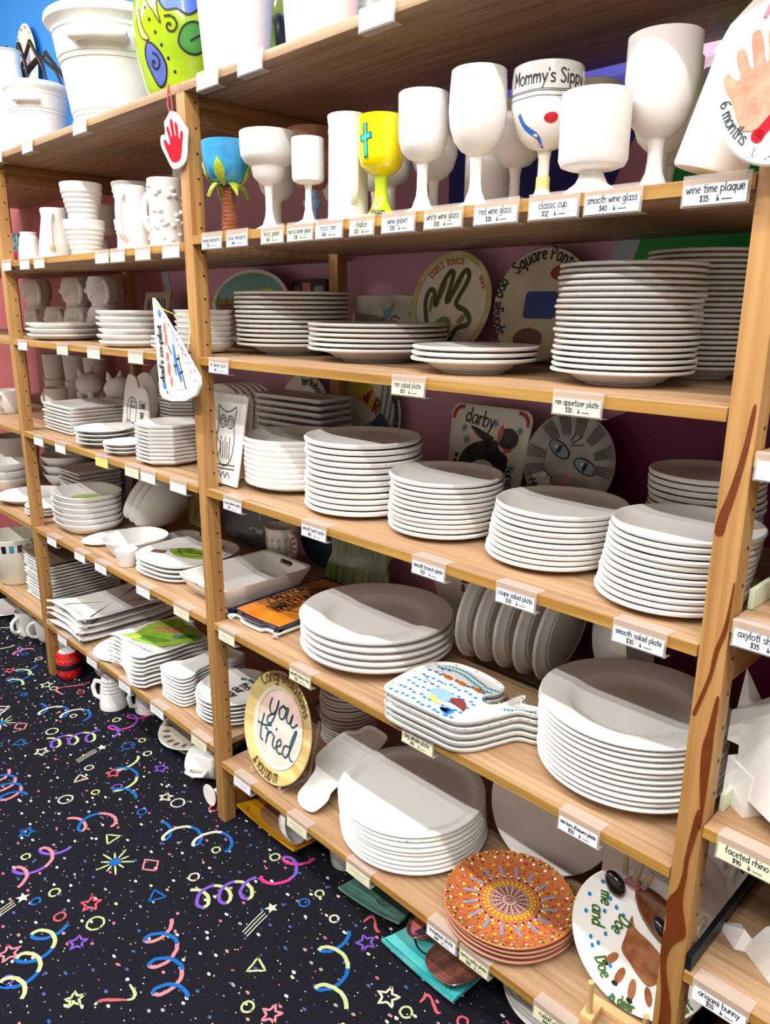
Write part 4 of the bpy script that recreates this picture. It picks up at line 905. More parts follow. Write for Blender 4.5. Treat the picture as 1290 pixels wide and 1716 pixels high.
# oval landscape platter behind the middle post
o = lean_plate('landscape_platter', -2.12, .47, L2, .118, 'oval platter painted with sunset sky and brown field', 'platter', 10, rx=.215, prof=FLATP)
art(o, 'painted_sky', [('p', [p for p in superell(.20, .106, 2, 40) if p[1] > .02]+[(-.195, .02)])], .0099, paint('78aaa4'))
art(o, 'painted_sunset', [('p', smooth_pts([(-.02, .03), (.02, .075), (.08, .085), (.15, .06), (.17, .02), (.0, .01)], 4))], .0103, paint('d87a6c'))
art(o, 'painted_sun_glow', [('p', smooth_pts([(.03, .02), (.06, .05), (.11, .055), (.15, .02)], 4))], .0107, paint('d8ab5c'))
art(o, 'painted_hill', [('p', [(-.2, .02), (-.1, .03), (0, .015), (.1, .01), (.19, .02), (.15, -.07), (.05, -.1), (-.08, -.1), (-.17, -.06)])], .0101, paint('7d8a34'))
art(o, 'painted_field', [('s', [(-.18+k*.011, .0-.05*(k % 3)/3), (-.176+k*.011, .028-.03*(k % 4)/4)], .007) for k in range(14)]+[('p', [(-.18, .005), (-.06, .01), (-.02, -.04), (-.03, -.1), (-.12, -.085)])], .0105, paint('6b3324'))
# little dark art tile and the long strip tile
o = thing('dark_art_tile', (-1.865, .505, L2+.001), (0, 0, 0), 'small dark tile with orange center near the rear post', 'tile')
MB().box(-.08, .08, 0, .018, 0, .2, bev=.002).build('tile_body', paint('3c2a26'), o)
MB().box(-.03, .012, -.0012, 0, .1, .19).build('orange_panel', paint('b8502c'), o)
MB().box(-.07, -.04, -.0012, 0, .1, .18).build('grey_panel', paint('8a7a70'), o); MB().box(.03, .07, -.0012, 0, .1, .18).build('grey_panel', paint('8a7a70'), o)
o = thing('strip_tile', (-1.52, .505, S2+.001), (radians(-4), 0, 0), 'long cream tile painted with blue bird, paw print and yellow sun', 'tile')
MB().box(-.155, .175, 0, .012, 0, .152, bev=.002).build('tile_body', CREAM, o)
fn = lambda u, v: (u, -.0012, v)
mb = MB(); mb.poly(smooth_pts([(-.04, .135), (-.025, .115), (-.005, .12), (.015, .135), (.006, .105), (-.015, .09), (-.05, .08), (-.025, .1)], 3), fn); mb.build('blue_bird', paint('9db4c6'), o, smooth=0, closed=False)
write([[(.12+.026*cos(a), .11+.026*sin(a)), (.12+.05*cos(a), .11+.05*sin(a))] for a in [k*.7+1.2 for k in range(6)]]+[[(.12+.017*cos(k*.33), .11+.017*sin(k*.33)) for k in range(20)]], .006, fn, paint('d0b347'), 'yellow_sun', o)
mb = MB(); mb.disc((.02, .078), .008, fn)
for k in range(4): mb.disc((.006+k*.009, .092+(.005 if k in (1, 2) else 0)), .0034, fn)
mb.build('paw_print', INK, o, smooth=0, closed=False)
# cactus handprint plate
o = lean_plate('cactus_plate', -1.268, .478, S2, .127, 'round plate with green border lettered "can\'t touch this" and cactus handprint', 'plate', 11)
art(o, 'green_border', [('s', [(.119*cos(a), .119*sin(a)) for a in [2*pi*k/60 for k in range(61)]], .014)], .0122, mat('olive_edge', 'b4b85e', .3, var=.4, scale=30, col2='d8d4a4'))
hl = [(-.07, -.05), (-.085, .0), (-.08, .03), (-.068, .036), (-.058, .026), (-.052, .002), (-.046, .002), (-.038, .045), (-.018, .078), (-.006, .074), (-.008, .05), (-.016, .012), (-.008, .01), (.01, .05), (.03, .08), (.044, .072), (.04, .05), (.018, .01), (.022, -.004), (.05, -.016), (.066, -.036), (.058, -.05), (.03, -.058), (.012, -.09)]
W(o, [smooth_pts(hl, 4, False)], .013, '4c5a2c', .0076, 'cactus_outline')
art(o, 'green_handprint', [('d', (-.066, .0), .006, .022), ('d', (-.034, .03), .006, .028, -.35), ('d', (.012, .042), .006, .03, -.5), ('d', (-.03, .05), .005, .01), ('d', (.04, -.035), .008, .016, -.9), ('p', smooth_pts([(-.05, -.05), (-.02, -.03), (.006, -.04), (.0, -.085), (-.03, -.1), (-.055, -.08)], 4))], .0074, paint('7d8a4a'))
W(o, arc_text("can't touch", 0, 0, .097, 108, .0135)+arc_text('this', 0, 0, .099, 30, .0135), .0036, 'c8682c', .008)
# lettered plate with plain colour patches
o = lean_plate('lettered_plate', -1.006, .478, S2, .126, 'round tan plate with black curved lettering and a blue square patch', 'plate', 11, m=mat('tan_glaze', 'cfc7ae', .25, var=.2, scale=16, coat=.3))
W(o, arc_text('Square Pants', 0, 0, .100, 92, .0165), .004, INK, .0086)
W(o, arc_text('Sponge Bob', 0, 0, .108, 184, .0150), .004, INK, .0086)
art(o, 'blue_patch', [('p', rrect(.085, .06, .01))], .0076, paint('2f4a8c'))
art(o, 'brown_patch', [('d', (-.02, -.075), .04, .024)], .0076, paint('6e3c26'))
art(o, 'rust_patch', [('d', (.045, .07), .032, .018)], .0076, paint('8a4a34'))
# S3 back row
o = lean_plate('rawr_plate', -1.615, .522, S3, .143, 'oval plate lettered RAWR in red on yellow with grey claws', 'plate', 4, rx=.140)
art(o, 'yellow_splash', [('p', smooth_pts([(-.11, .09), (-.06, .115), (0, .1), (.03, .06), (.045, .02), (.0, .02), (-.05, .05), (-.1, .045)], 4))], .0074, paint('d8c83a'))
for ch, x, y, a in (('R', -.085, .055, 0), ('A', -.045, .05, -.15), ('W', -.01, .04, -.3), ('R', .03, .012, -.4)): W(o, text(ch, x, y, .024, rot=a), .009, 'b02c48', .0084)
art(o, 'grey_claws', [('s', smooth_pts([(.045+k*.02, -.02), (.055+k*.022, .05), (.06+k*.024, .1)], 4, False), .009) for k in range(4)]+[('p', smooth_pts([(-.02, -.04), (.03, -.01), (.09, -.01), (.1, -.05), (.03, -.07)], 4))], .0078, paint('7c94a0'))
art(o, 'dark_body', [('p', smooth_pts([(.02, -.03), (.05, .01), (.075, .0), (.1, -.04), (.06, -.06)], 4))], .0082, paint('43525e'))
W(o, arc_text('dinosaur', 0, 0, .118, 10, .0150), .0042, INK, .0095)
o = lean_plate('birthday_plate', -1.885, .505, S3, .125, 'cream domed plate with dark lettering under the rim plates', 'plate', 5)
W(o, arc_text('birthday', 0, 0, .088, 70, .016), .004, INK, .0085)
dp_ = rrect(.235, .222, .028, 5); dp_ = [(p[0]*(1+.05*p[1]/.111), p[1]) for p in dp_]
o = lean_plate('penguin_plaque', -1.130, .465, S3, .111, 'square plaque lettered "darby" with a penguin and red dot border', 'plaque', 10, out=dp_, prof=FLATP)
art(o, 'red_dots', [('d', (p[0]*.92, p[1]*.92), .0062) for p in dense(dp_, 2)[::2] if True], .0099, paint('cf5a44'))
art(o, 'dot_centers', [('d', (p[0]*.92, p[1]*.92), .002) for p in dense(dp_, 2)[::2]], .0103, INK)
art(o, 'penguin_body', [('p', smooth_pts([(-.08, -.06), (-.07, -.01), (-.03, .02), (.03, .03), (.04, .01), (.07, -.01), (.06, -.06), (.045, -.1), (.0, -.075), (-.04, -.06)], 4)), ('d', (.062, .038), .030, .026), ('p', smooth_pts([(.0, .025), (-.03, .035), (-.055, .058), (-.02, .05), (.02, .035)], 4)), ('d', (-.088, -.02), .006), ('d', (-.09, -.035), .006), ('d', (-.088, -.05), .006)], .0100, mat('penguin_black', '262026', .35, var=.3, scale=50, col2='4a4048'))
art(o, 'white_belly', [('p', smooth_pts([(-.035, -.035), (.0, -.02), (.03, -.035), (.02, -.075), (-.01, -.07)], 4))], .0104, CREAM)
art(o, 'orange_patch', [('p', smooth_pts([(.035, .025), (.03, .05), (.042, .07), (.046, .045)], 4)), ('p', [(.05, .0), (.082, .012), (.058, .016)])], .0106, paint('dc5c34'))
sf = []
for x, y in ((-.062, .022), (.02, .07), (-.075, .05), (.092, .06), (.085, -.03), (-.088, -.075)):
    for k in range(4): a = k*pi/4; sf.append([(x-.01*cos(a), y-.01*sin(a)), (x+.01*cos(a), y+.01*sin(a))])
W(o, sf, .0022, '4d8eb4', .0102, 'snowflakes')
W(o, text('darby', -.03, .062, .022, rot=-.12), .0034, INK, .0106); W(o, text('our', .07, -.045, .013, rot=-1.2)+text('little', .075, -.08, .012, rot=-1.2)+text('chick', .05, -.082, .011, rot=-1.1), .0026, INK, .0106)
o = lean_plate('cat_plate', -.900, .470, S3, .116, 'grey round plate with a grinning striped cat face', 'plate', 12, m=mat('grey_cat_glaze', 'a39c94', .18, var=.25, scale=20, coat=.5))
st4 = []
for a in (75, 100, 125, 45, 15, -10, 165, 190):
    for k in range(4): st4.append([(.066*cos(radians(a+k*4)), .066*sin(radians(a+k*4))), (.108*cos(radians(a+k*4)), .108*sin(radians(a+k*4)))])
W(o, st4, .0046, '5e5852', .0090, 'stripes')
for sx_, sy_, ro in ((-.03, .028, -.5), (.042, -.002, -.35)):
    art(o, 'eye', [('d', (sx_, sy_), .032, .017, ro)], .0076, INK); art(o, 'iris', [('d', (sx_, sy_), .028, .0135, ro)], .0080, paint('7f98ae')); art(o, 'pupil', [('d', (sx_, sy_), .005, .012, ro)], .0084, INK); art(o, 'eye_glint', [('d', (sx_-.008, sy_+.005), .004, .003)], .0088, GLZ)
art(o, 'nose', [('p', smooth_pts([(-.012, -.026), (.016, -.036), (-.004, -.05)], 4))], .0080, paint('c08a88'))
art(o, 'grin', [('p', smooth_pts([(-.085, -.02), (-.05, -.03), (-.03, -.055), (-.04, -.075), (-.075, -.062), (-.092, -.035)], 4))], .0078, CREAM)
W(o, [smooth_pts([(-.085, -.02), (-.05, -.03), (-.03, -.055), (-.04, -.075), (-.075, -.062), (-.092, -.035), (-.085, -.02)], 4, False)]+[[(-.085+.012*k, -.022-.004*k), (-.09+.013*k, -.045-.008*k)] for k in range(1, 5)]+[[(.0, -.05), (.03, -.075)], [(-.005, .05), (.01, .075)], [(.0, .045), (.022, .062)], [(-.0, .04), (.03, .045)]], .0022, INK, .0084, 'grin_lines')
W(o, text('PUR', -.088, -.07, .0135, rot=-1.3), .0034, INK, .0095)
# S4 back row
o = lean_plate('chalk_plate', -2.185, .485, L4, .130, 'black rounded plate with white chalk-like writing behind the middle post', 'plate', 12, out=[(p[0]*.165, p[1]*.130) for p in superell(1, 1, 3.2, 56)], prof=FLATP, m=mat('slate_glaze', '343a44', .25, var=.2, scale=20, coat=.3))
W(o, [smooth_pts([(-.12, .03), (-.1, .06), (-.09, .02), (-.07, .05), (-.05, .02)], 4, False), smooth_pts([(.02, .05), (.05, .09), (.06, .05), (.08, .08), (.1, .05), (.12, .075)], 4, False), smooth_pts([(.05, .0), (.06, .03), (.07, -.02), (.08, -.03)], 4, False), smooth_pts([(.02, -.07), (.05, -.06), (.07, -.075), (.1, -.06)], 4, False)], .0035, 'd9d8cc', .0099)
W(o, text('holy', .08, -.075, .012), .0028, 'd9d8cc', .0101)
mp2 = [(0, 0), (.034, 0), (.036, .004), (.034, .012), (.046, .03), (.0525, .05), (.0545, .08), (.056, .125), (.058, .13)]
o = thing('art_mug', (-1.935, .432, L4+.0005), (0, 0, 0), 'cream footed mug with scribbled figures and red-dotted handle', 'mug')
MB().lathe(cup_prof(mp2), 40).build('body', CREAM, o); MB().tube(handle_pts(mp2, .035, .115, .034, radians(-8)), .009, 10).build('handle', CREAM, o)
mb = MB()
for k, (px, py, pz) in enumerate(handle_pts(mp2, .035, .115, .034, radians(-8), 6)[1:6]): mb.ell((px+.004, py-.008, pz), .0058, .004, .0058, seg=8, rings=6)
mb.build('red_dots', paint('c03a4c'), o)
fn = wrap(mp2[4:], radians(-58), .0008)
L = []
for k in range(4): x = -.045+k*.025; L += [[(x, .05), (x+.004, .075), (x+.010, .05)], [(x+.004, .075), (x+.004, .088)], [(x+.004+.005*cos(q), .094+.005*sin(q)) for q in [.6*j for j in range(12)]], [(x-.004, .066), (x+.012, .07)], [(x+.004, .05), (x+.006, .035)]]
write(L, .0016, fn, INK, 'scribbled_figures', o)
o = lean_plate('teal_plate', -1.822, .512, S4, .105, 'dark teal round plate leaning beside the art mug', 'plate', 5, m=mat('teal_glaze', '1c3a4c', .12, var=.4, scale=8, coat=.8))
art(o, 'white_patch', [('d', (-.01, .06), .05, .028)], .0078, CREAM); W(o, [[(-.02, .07), (-.01, .055), (.0, .07), (.01, .05)]], .006, INK, .0082, 'ink_mark')
leafo = smooth_pts([(-.13, -.1), (-.135, -.04), (-.12, .0), (-.13, .06), (-.09, .1), (0, .105), (.09, .1), (.13, .06), (.12, 0), (.135, -.05), (.12, -.1), (0, -.105)], 4)
o = lean_plate('leaf_platter', -1.555, .435, S4, .105, 'green streaked leaf-shaped platter behind the serving platters', 'platter', 10, out=leafo, prof=FLATP, m=mat('leaf_glaze', '6f7d46', .22, col2='3c4a2a', scale=1, stretch=(90, 6, 6), coat=.5))
o = lean_plate('dotted_plate', -1.195, .500, S4, .120, 'round plate with red and green dots lettered "mis" sideways', 'plate', 6)
art(o, 'red_dots', [('d', (.012, .062), .013), ('d', (-.01, -.075), .015), ('d', (.03, -.09), .012)], .0086, paint('b02434')); art(o, 'green_dots', [('d', (-.07, .075), .011), ('d', (.0, .06), .024, .018, .6), ('d', (-.09, .03), .009)], .0083, paint('7d9a34'))
W(o, text('mis', -.022, -.005, .030, rot=-1.45), .0075, '8c2430', .009)
# ================================================================ bottom shelf
tiltY = 13
o = lean_plate('congratulations_plate', -1.487, .078, S5, .153, 'gold-rimmed pink plate lettered "Congratulations you tried & you did it!"', 'plate', 13, rx=.144, prof=[(.058, .006), (.048, .0065), (.038, .011), (.008, .0165), (.002, .018), (0, .016), (.003, .011), (.045, .001), (.07, 0)], m=mat('gold_brush', 'c8a45c', .3, col2='e0cf94', scale=3, stretch=(1, 9, 1), coat=.4), lift=.004)
art(o, 'pink_center', [('p', superell(.093, .099, 2, 48))], .0070, mat('pink_wash', 'ecc6b8', .25, col2='f3ded6', scale=14, coat=.3))
art(o, 'cream_ring', [('s', [(.099*cos(a), .106*sin(a)) for a in [2*pi*k/56 for k in range(57)]], .012)], .0085, paint('efe2cc'))
TEALI = paint('2c5868')
yt = [smooth_pts([(-.044, .064), (-.048, .04), (-.034, .028), (-.018, .045), (-.016, .068), (-.022, .03), (-.034, .006), (-.05, .004), (-.046, .02), (-.02, .034)], 4, False), smooth_pts([(.006, .062), (-.008, .048), (-.002, .03), (.014, .034), (.018, .054), (.006, .062), (.012, .058), (.024, .062)], 4, False), smooth_pts([(.026, .06), (.024, .036), (.038, .03), (.046, .054), (.044, .03), (.054, .026), (.068, .038)], 4, False)]
tr = [smooth_pts([(-.066, .018), (-.07, -.012), (-.066, -.04), (-.056, -.044)], 4, False), smooth_pts([(-.085, -.008), (-.06, -.008), (-.03, .002)], 4, False), smooth_pts([(-.052, -.012), (-.04, -.016), (-.042, -.046)], 3, False), smooth_pts([(-.042, -.03), (-.03, -.014), (-.018, -.018)], 3, False), smooth_pts([(-.012, -.018), (-.014, -.042), (.0, -.046)], 3, False), [(-.008, -.002), (-.007, .002)], smooth_pts([(.0, -.04), (.018, -.03), (.014, -.018), (.002, -.03), (.01, -.05), (.026, -.048)], 4, False), smooth_pts([(.05, -.022), (.034, -.026), (.03, -.044), (.044, -.05), (.056, -.03), (.07, .016), (.066, .02), (.056, -.01), (.056, -.04), (.07, -.05), (.08, -.042)], 4, False)]
W(o, [[(p[0]*1.04, p[1]*1.15-.008) for p in l] for l in yt+tr], .0056, TEALI, .0110)
BRN = paint('5a4630')
W(o, arc_text('Congratulations', 0, 0, .1170, 82, .0185, sy=1.07), .0034, BRN, .0150); W(o, arc_text('& YOU DID IT!', 0, 0, .1350, 262, .0125, inner=True, sy=1.07), .0032, BRN, .0150)
e = thing('clear_easel', (-1.487, .056, S5+.0005), (0, 0, 0), 'clear acrylic easel holding the congratulations plate', 'easel')
for dx in (-.075, .055):
    MB().tube([(dx, -.030, .02), (dx, -.03, .006), (dx, .07, .005), (dx, .11, .16)], .0045, 8).build('foot', PLAS, e, smooth=60)
# wavy car-shaped white platter propped up
cs = smooth_pts([(u*.85, v*.82) for u, v in [(-.17, -.055), (-.155, -.075), (-.11, -.08), (-.085, -.068), (-.055, -.068), (-.03, -.075), (.06, -.08), (.14, -.075), (.165, -.06), (.165, .0), (.15, .03), (.12, .04), (.09, .075), (.02, .085), (-.03, .08), (-.06, .045), (-.10, .032), (-.15, .02), (-.172, -.015)]], 5)
o = thing('truck_platter', (-1.352, .165, S5+.066), (radians(6), radians(-24), radians(86)), 'white wavy truck-shaped platter propped beside the pizza plates', 'platter')
MB().rings(cs, [(.014, .004), (.009, .0045), (.003, .012), (0, .010), (.002, .004), (.012, 0)]).build('body', GLZ, o)
mb = MB()
for l in ([(-.045, .06), (-.05, -.06)], [(.03, .07), (.03, -.065)], [(.04, .07), (.04, -.065)], [(.04, .0), (.14, -.005)], [(.05, .03), (.12, .025)], [(-.045, .0), (.02, .0)], [(-.1, .02), (-.1, -.05)]): mb.tube([(p[0]*.85, p[1]*.82, .005) for p in l], .0016, 6)
for r in (.014, .024): mb.tube([(-.106+r*cos(a), -.028+r*sin(a), .005) for a in [2*pi*k/24 for k in range(24)]], .0015, 6, closed=True)
mb.build('relief_lines', GLZ, o)
o = lean_plate('round_plate', -.80, .345, S5, .150, 'large plain grey-white plate leaning in shade behind the dotted plate', 'plate', 24, 14, m=BISQ)
# reindeer plates
def reindeer(name, x, y, z, r, tilt, label, painted):
    o = lean_plate(name, x, y, z, r, label, 'plate', tilt, 4, m=GLZ if painted else BISQ)
    C_ = (lambda c, **k: mat('reindeer_'+c, c, .2, coat=.6, **k)) if painted else (lambda c, **k: BISQ)
    s_ = r/.13
    def el(nm, x, y, rx, ry, rz, ro, c, var=.3, zz=.006):
        X = Matrix.Translation((x*s_, y*s_, zz)) @ Matrix.Rotation(ro, 4, 'Z')
        MB().ell((0, 0, 0), rx*s_, ry*s_, rz*s_, seg=20, rings=10, X=X).build(nm, C_(c, var=var, scale=70), o, smooth=60)
    el('head', .032, .058, .066, .034, .012, -.62, '7a4422', .45); el('nose', .036, .050, .024, .015, .019, -.75, '16161a', .1, .011); el('eye', -.062, .082, .026, .018, .014, -.9, '16161a', .1, .008); el('cheek', -.03, .099, .017, .013, .011, .2, 'd98aa0', .2); el('ear', .088, .052, .03, .012, .012, -1.0, 'b0788c', .4)
    mb = MB()
    for x0, y0, a in ((-.046, .118, 1.75), (-.026, .116, 1.35), (-.010, .110, 1.15), (.062, .096, 1.7), (.077, .088, 1.4), (.09, .078, 1.2)):
        mb.tube([((x0+.028*t*cos(a))*s_, (y0-.008+.038*t*sin(a))*s_, .0145) for t in (0, .4, .8, 1)], [.0058, .0056, .0050, .0028], 8)
    mb.build('antlers', C_('d9c4a4', var=.3, scale=50), o, smooth=60)
    return o
o = reindeer('reindeer_plate', -.476, .135, S5, .131, 14, 'glazed reindeer plate with handprint body and blue dots by stained post', True)
art(o, 'handprint_body', [('p', smooth_pts([(-.022, .04), (-.012, .022), (.02, .01), (.05, -.01), (.06, -.045), (.055, -.07), (.045, -.055), (.03, -.068), (.01, -.06), (-.01, -.045), (-.028, -.03), (-.026, .0)], 4)), ('d', (-.042, -.055), .007, .017, -.6), ('d', (-.022, -.078), .007, .019, -.3), ('d', (.004, -.09), .007, .021, 0), ('d', (.034, -.085), .007, .017, .3)], .0075, mat('hand_brown', 'a8714e', .25, col2='8a5230', scale=45, coat=.4))
art(o, 'hooves', [('d', (-.052, -.070), .006, .0045), ('d', (-.028, -.096), .006, .0045), ('d', (.004, -.11), .006, .0045)], .0079, INK)
art(o, 'blue_dots', [('d', p, .0035, .0045) for p in ((-.085, .075), (-.066, .05), (-.052, .04), (-.037, .032), (-.105, .04), (-.072, .022), (-.106, .005), (-.062, -.018), (-.088, -.038), (-.072, -.042), (-.082, -.052), (-.042, -.07), (-.026, -.118), (-.03, -.125), (.05, .0))], .0078, paint('2f86cc'))
GRN = paint('3c6a2c')
W(o, text('me', -.083, .045, .014, rot=-1.4)+text('and', -.093, .005, .0145, rot=-1.4)+text('Doe', -.048, .015, .0145, rot=-1.9)+text('Doe', -.062, -.085, .014, rot=-.95)+text('a deer', -.006, -.126, .010, rot=.05)+text('toast', .096, -.078, .0145, rot=1.0), .0034, GRN, .0095)
reindeer('reindeer_plate', -.470, .265, S5, .150, 10, 'unpainted white reindeer plate standing behind the glazed one', False)
e = thing('wooden_easel', (-.476, .050, S5+.0005), (0, 0, radians(4)), 'small wooden peg easel under the glazed reindeer plate', 'easel')
pine = mat('raw_pine', 'd8b078', .6, var=.2, scale=20, stretch=(1, 6, 1))
for dx in (-.036, .066):
    MB().box(dx-.012, dx+.012, -.03, .012, 0, .02, bev=.0015).build('block', pine, e); MB().tube([(dx, -.016, .018), (dx, -.020, .09)], .0055, 12).build('peg', pine, e, smooth=50)
MB().box(-.05, .08, .012, .03, 0, .014, bev=.001).build('crossbar', pine, e)
# ================================================================ owl plaque between the bays
ow = dense([(-.066, -.118), (.062, -.118), (.082, .115), (.07, .121), (-.082, .118), (-.09, .105)], 4)
o = lean_plate('owl_plaque', -1.672, .075, L3, .118, 'white tapered plaque with an outline owl behind the middle post', 'plaque', 8, 0, out=ow, prof=FLATP, m=GLZ)
ol = [[(.0+.014*cos(a)+dx, .045+.016*sin(a)) for a in [k*.35 for k in range(19)]] for dx in (-.017, .018)]+[[(.0+.007*cos(a)+dx, .045+.009*sin(a)) for a in [k*.5 for k in range(14)]] for dx in (-.017, .018)]
ol += [smooth_pts([(-.04, .085), (-.02, .075), (0, .07), (.02, .075), (.042, .085), (.038, .06), (.036, .03), (.04, 0), (.03, -.05), (0, -.07), (-.03, -.05), (-.04, 0), (-.036, .03), (-.038, .06), (-.04, .085)], 3, False), smooth_pts([(-.036, .02), (-.05, 0), (-.05, -.03), (-.03, -.045)], 3, False), smooth_pts([(-.038, .0), (-.02, -.02), (-.03, -.045)], 3, False), [(-.004, .04), (0, .03), (.004, .04)], [(-.06, -.07), (.05, -.064)], [(-.06, -.08), (.05, -.074)]]
ol += [[(-.02+.01*k, .005-.012*(k % 2)), (-.018+.01*k, -.05)] for k in range(5)]+[smooth_pts([(-.05+.02*k, -.1), (-.04+.02*k, -.085), (-.03+.02*k, -.1)], 3, False) for k in range(4)]
W(o, ol, .0026, INK, .0100, 'owl_outline')
sqp = lambda w_, h_, r_, t_=.012, m=BISQ, nm='square_plate': MB().rings(rrect(w_, h_, r_, 4), [(.03, .005), (.018, .0055), (.004, t_), (.001, t_+.0005), (0, t_-.002), (.003, t_-.006), (.016, 0), (.03, 0)]).mesh(nm, m)
stack('square_plate', sqp(.29, .128, .01), -1.742, .374, S3+.0005, 11, .0195, 'white rectangular plates stacked behind the owl plaque', 'plate', 'rectangular plates behind the owl', jit=.005, rj=.03, rz=.06)
tomb = [(-.07, -.09), (.07, -.09), (.075, .02)]+[(.075*cos(radians(a)), .02+.07*sin(radians(a))) for a in range(10, 180, 12)]+[(-.075, .02)]
TM = MB().rings(tomb, FLATP).mesh('arched_plaque', BISQ)
for i in range(6): tag(put('arched_plaque', TM, None, (-2.115+i*.0085, .33+i*.020, L3+.125), (radians(82), 0, radians(34))), ['frontmost', 'second', 'third', 'fourth', 'fifth', 'rearmost'][i]+' of six arched white plaques leaning by the middle post', 'plaque', 'arched plaques')
# ================================================================ top shelf pots
def pot(name, x, y, prof, label, m, cat='pot', seg=56): return tag(MB().lathe(cup_prof(prof, .007), seg).build(name, m, None, (x, y, S0+.0005)), label, cat)
def bucket(x, y, r, h, label):
    k = r; t = thing('flower_bucket', (x, y, S0+.0005), (0, 0, 0), label, 'bucket')
    p = [(0, 0), (.66*k, 0), (.68*k, .012*h*3), (.665*k, .05*h), (.69*k, .16*h), (.705*k, .165*h), (.70*k, .20*h), (.715*k, .205*h), (.81*k, .60*h), (.83*k, .605*h), (.825*k, .645*h), (.845*k, .65*h), (.89*k, .84*h), (.905*k, .845*h), (.90*k, .875*h), (.93*k, .90*h), (.99*k, .93*h), (1.0*k, .955*h), (.99*k, .985*h), (.97*k, h)]
    MB().lathe(cup_prof(p, .009), 64).build('body', BISQ, t)
    for a in (radians(-42), radians(138)):
        rr_ = .86*k; pts = [(rr_*1.0*cos(a+d), rr_*1.0*sin(a+d), .73*h) for d in (-.42,)]+[((rr_+.13*k)*cos(a+d), (rr_+.13*k)*sin(a+d), .745*h) for d in (-.36, -.18, 0, .18, .36)]+[(rr_*cos(a+.42), rr_*sin(a+.42), .73*h)]
        MB().tube(pts, [.06*k, .095*k, .085*k, .08*k, .085*k, .095*k, .06*k], 12).build('handle', BISQ, t, smooth=60)
    return t
bucket(-2.395, .212, .198, .325, 'large white ridged flower bucket with lug handles on top shelf')
bucket(-2.87, .150, .108, .225, 'small white ridged bucket left of the large bucket')
pot('vase', -3.08, .15, [(0, 0), (.085, 0), (.095, .01), (.09, .12), (.07, .2), (.042, .27), (.036, .33), (.04, .37), (.045, .375)], 'white bottle-necked vase at the far left of the top shelf', BISQ, 'vase')
pot('planter', -1.625, .115, [(0, 0), (.068, 0), (.072, .004), (.082, .15), (.09, .30), (.094, .34)], 'tall tapered white planter right of the lime vase', BISQ)
pot('planter', -1.325, .115, [(0, 0), (.066, 0), (.07, .004), (.076, .12), (.082, .26), (.085, .3)], 'second tapered white planter on the top shelf', BISQ)
t = thing('lime_vase', (-1.925, .165, S0+.0005), (0, 0, 0), 'lime green vase painted with blue flowers, spiral and leaf', 'vase')
lv = [(0, 0), (.075, 0), (.085, .006), (.105, .05), (.122, .12), (.128, .19), (.12, .27), (.1, .34), (.085, .38), (.09, .4)]
LIME = mat('lime_paint', 'a9c81c', .15, col2='8eb010', scale=12, coat=.6)
MB().lathe(cup_prof(lv, .007), 56).build('body', LIME, t)
fn = wrap(lv[2:], radians(-52), .0008); fo = wrap(lv[2:], radians(-52), .0004)
def blob(pts, c, nm, w_=.005): # painted patch with a dark outline
    P = smooth_pts(pts, 4); mb = MB(); fan(mb, P, fn, 5); mb.build(nm, paint(c), t, closed=False)
    write([P+[P[0]]], w_, wrap(lv[2:], radians(-52), .0014), INK, 'dark_outline', t)
blob([(-.06, .06), (-.075, .1), (-.06, .135), (-.03, .12), (-.01, .085), (-.02, .05), (-.045, .04)], '5468b8', 'blue_flower')
blob([(.0, .2), (-.02, .24), (-.01, .28), (.04, .3), (.08, .28), (.09, .22), (.06, .19), (.03, .2)], '4a6cc8', 'blue_flower')
blob([(.03, .13), (.045, .165), (.08, .175), (.11, .14), (.08, .11), (.05, .11)], '3c8a34', 'green_leaf')
blob([(-.06, .25), (-.035, .28), (-.018, .25), (-.02, .21), (-.012, .17), (-.032, .2), (-.05, .22)], 'e8c02c', 'yellow_wisp', .003)
blob([(-.09, .18), (-.08, .21), (-.07, .17), (-.052, .145), (-.058, .14), (-.08, .15)], 'e6d670', 'yellow_wisp', .003)
sp_ = [((.0042*k**.85)*cos(k*.55)+.012, (.0042*k**.85)*sin(k*.55)*.9+.165) for k in range(2, 8)]
write([[(.012+.0016*k*cos(k*.6), .165+.0016*k*sin(k*.6)) for k in range(15)], [(-.045+.0016*k*cos(k*.6), .09+.0016*k*sin(k*.6)) for k in range(14)], smooth_pts([(.03, .26), (.045, .27), (.04, .24), (.055, .235), (.07, .25)], 4, False), [(.06, .135), (.085, .15)]], .005, wrap(lv[2:], radians(-52), .002), INK, 'painted_lines', t)
mb = MB()
for k in range(9): mb.disc((-.085+.014*k, .265-.028*k), .0042, wrap(lv[2:], radians(-52), .001), seg=8)
mb.build('painted_dots', INK, t, smooth=0, closed=False)
t = thing('green_pitcher', (-1.765, .33, S0+.0005), (0, 0, 0), 'green glazed pitcher with dark handle between the tapered planters', 'pitcher')
gp = [(0, 0), (.06, 0), (.075, .03), (.082, .09), (.075, .17), (.055, .22), (.06, .27)]
MB().lathe(cup_prof(gp), 40).build('body', mat('moss_glaze', '7d9a3c', .15, col2='a8c060', scale=14, coat=.6), t); MB().tube(handle_pts(gp, .05, .2, .05, radians(-30)), .014, 10).build('handle', mat('indigo_glaze', '221f34', .3), t)
pot('striped_jar', -1.35, .27, [(0, 0), (.06, 0), (.062, .01), (.062, .12), (.05, .16), (.052, .18)], 'teal and grey jar at the right of the top shelf', mat('teal_band', '3a9aa0', .25, col2='c8d0cc', scale=6, stretch=(1, 1, 9)), 'jar')
t = thing('wire_flower_vase', (-3.60, .36, S0+.0005), (0, 0, 0), 'painted white vase with bent dark wire stems by the blue wall', 'vase')
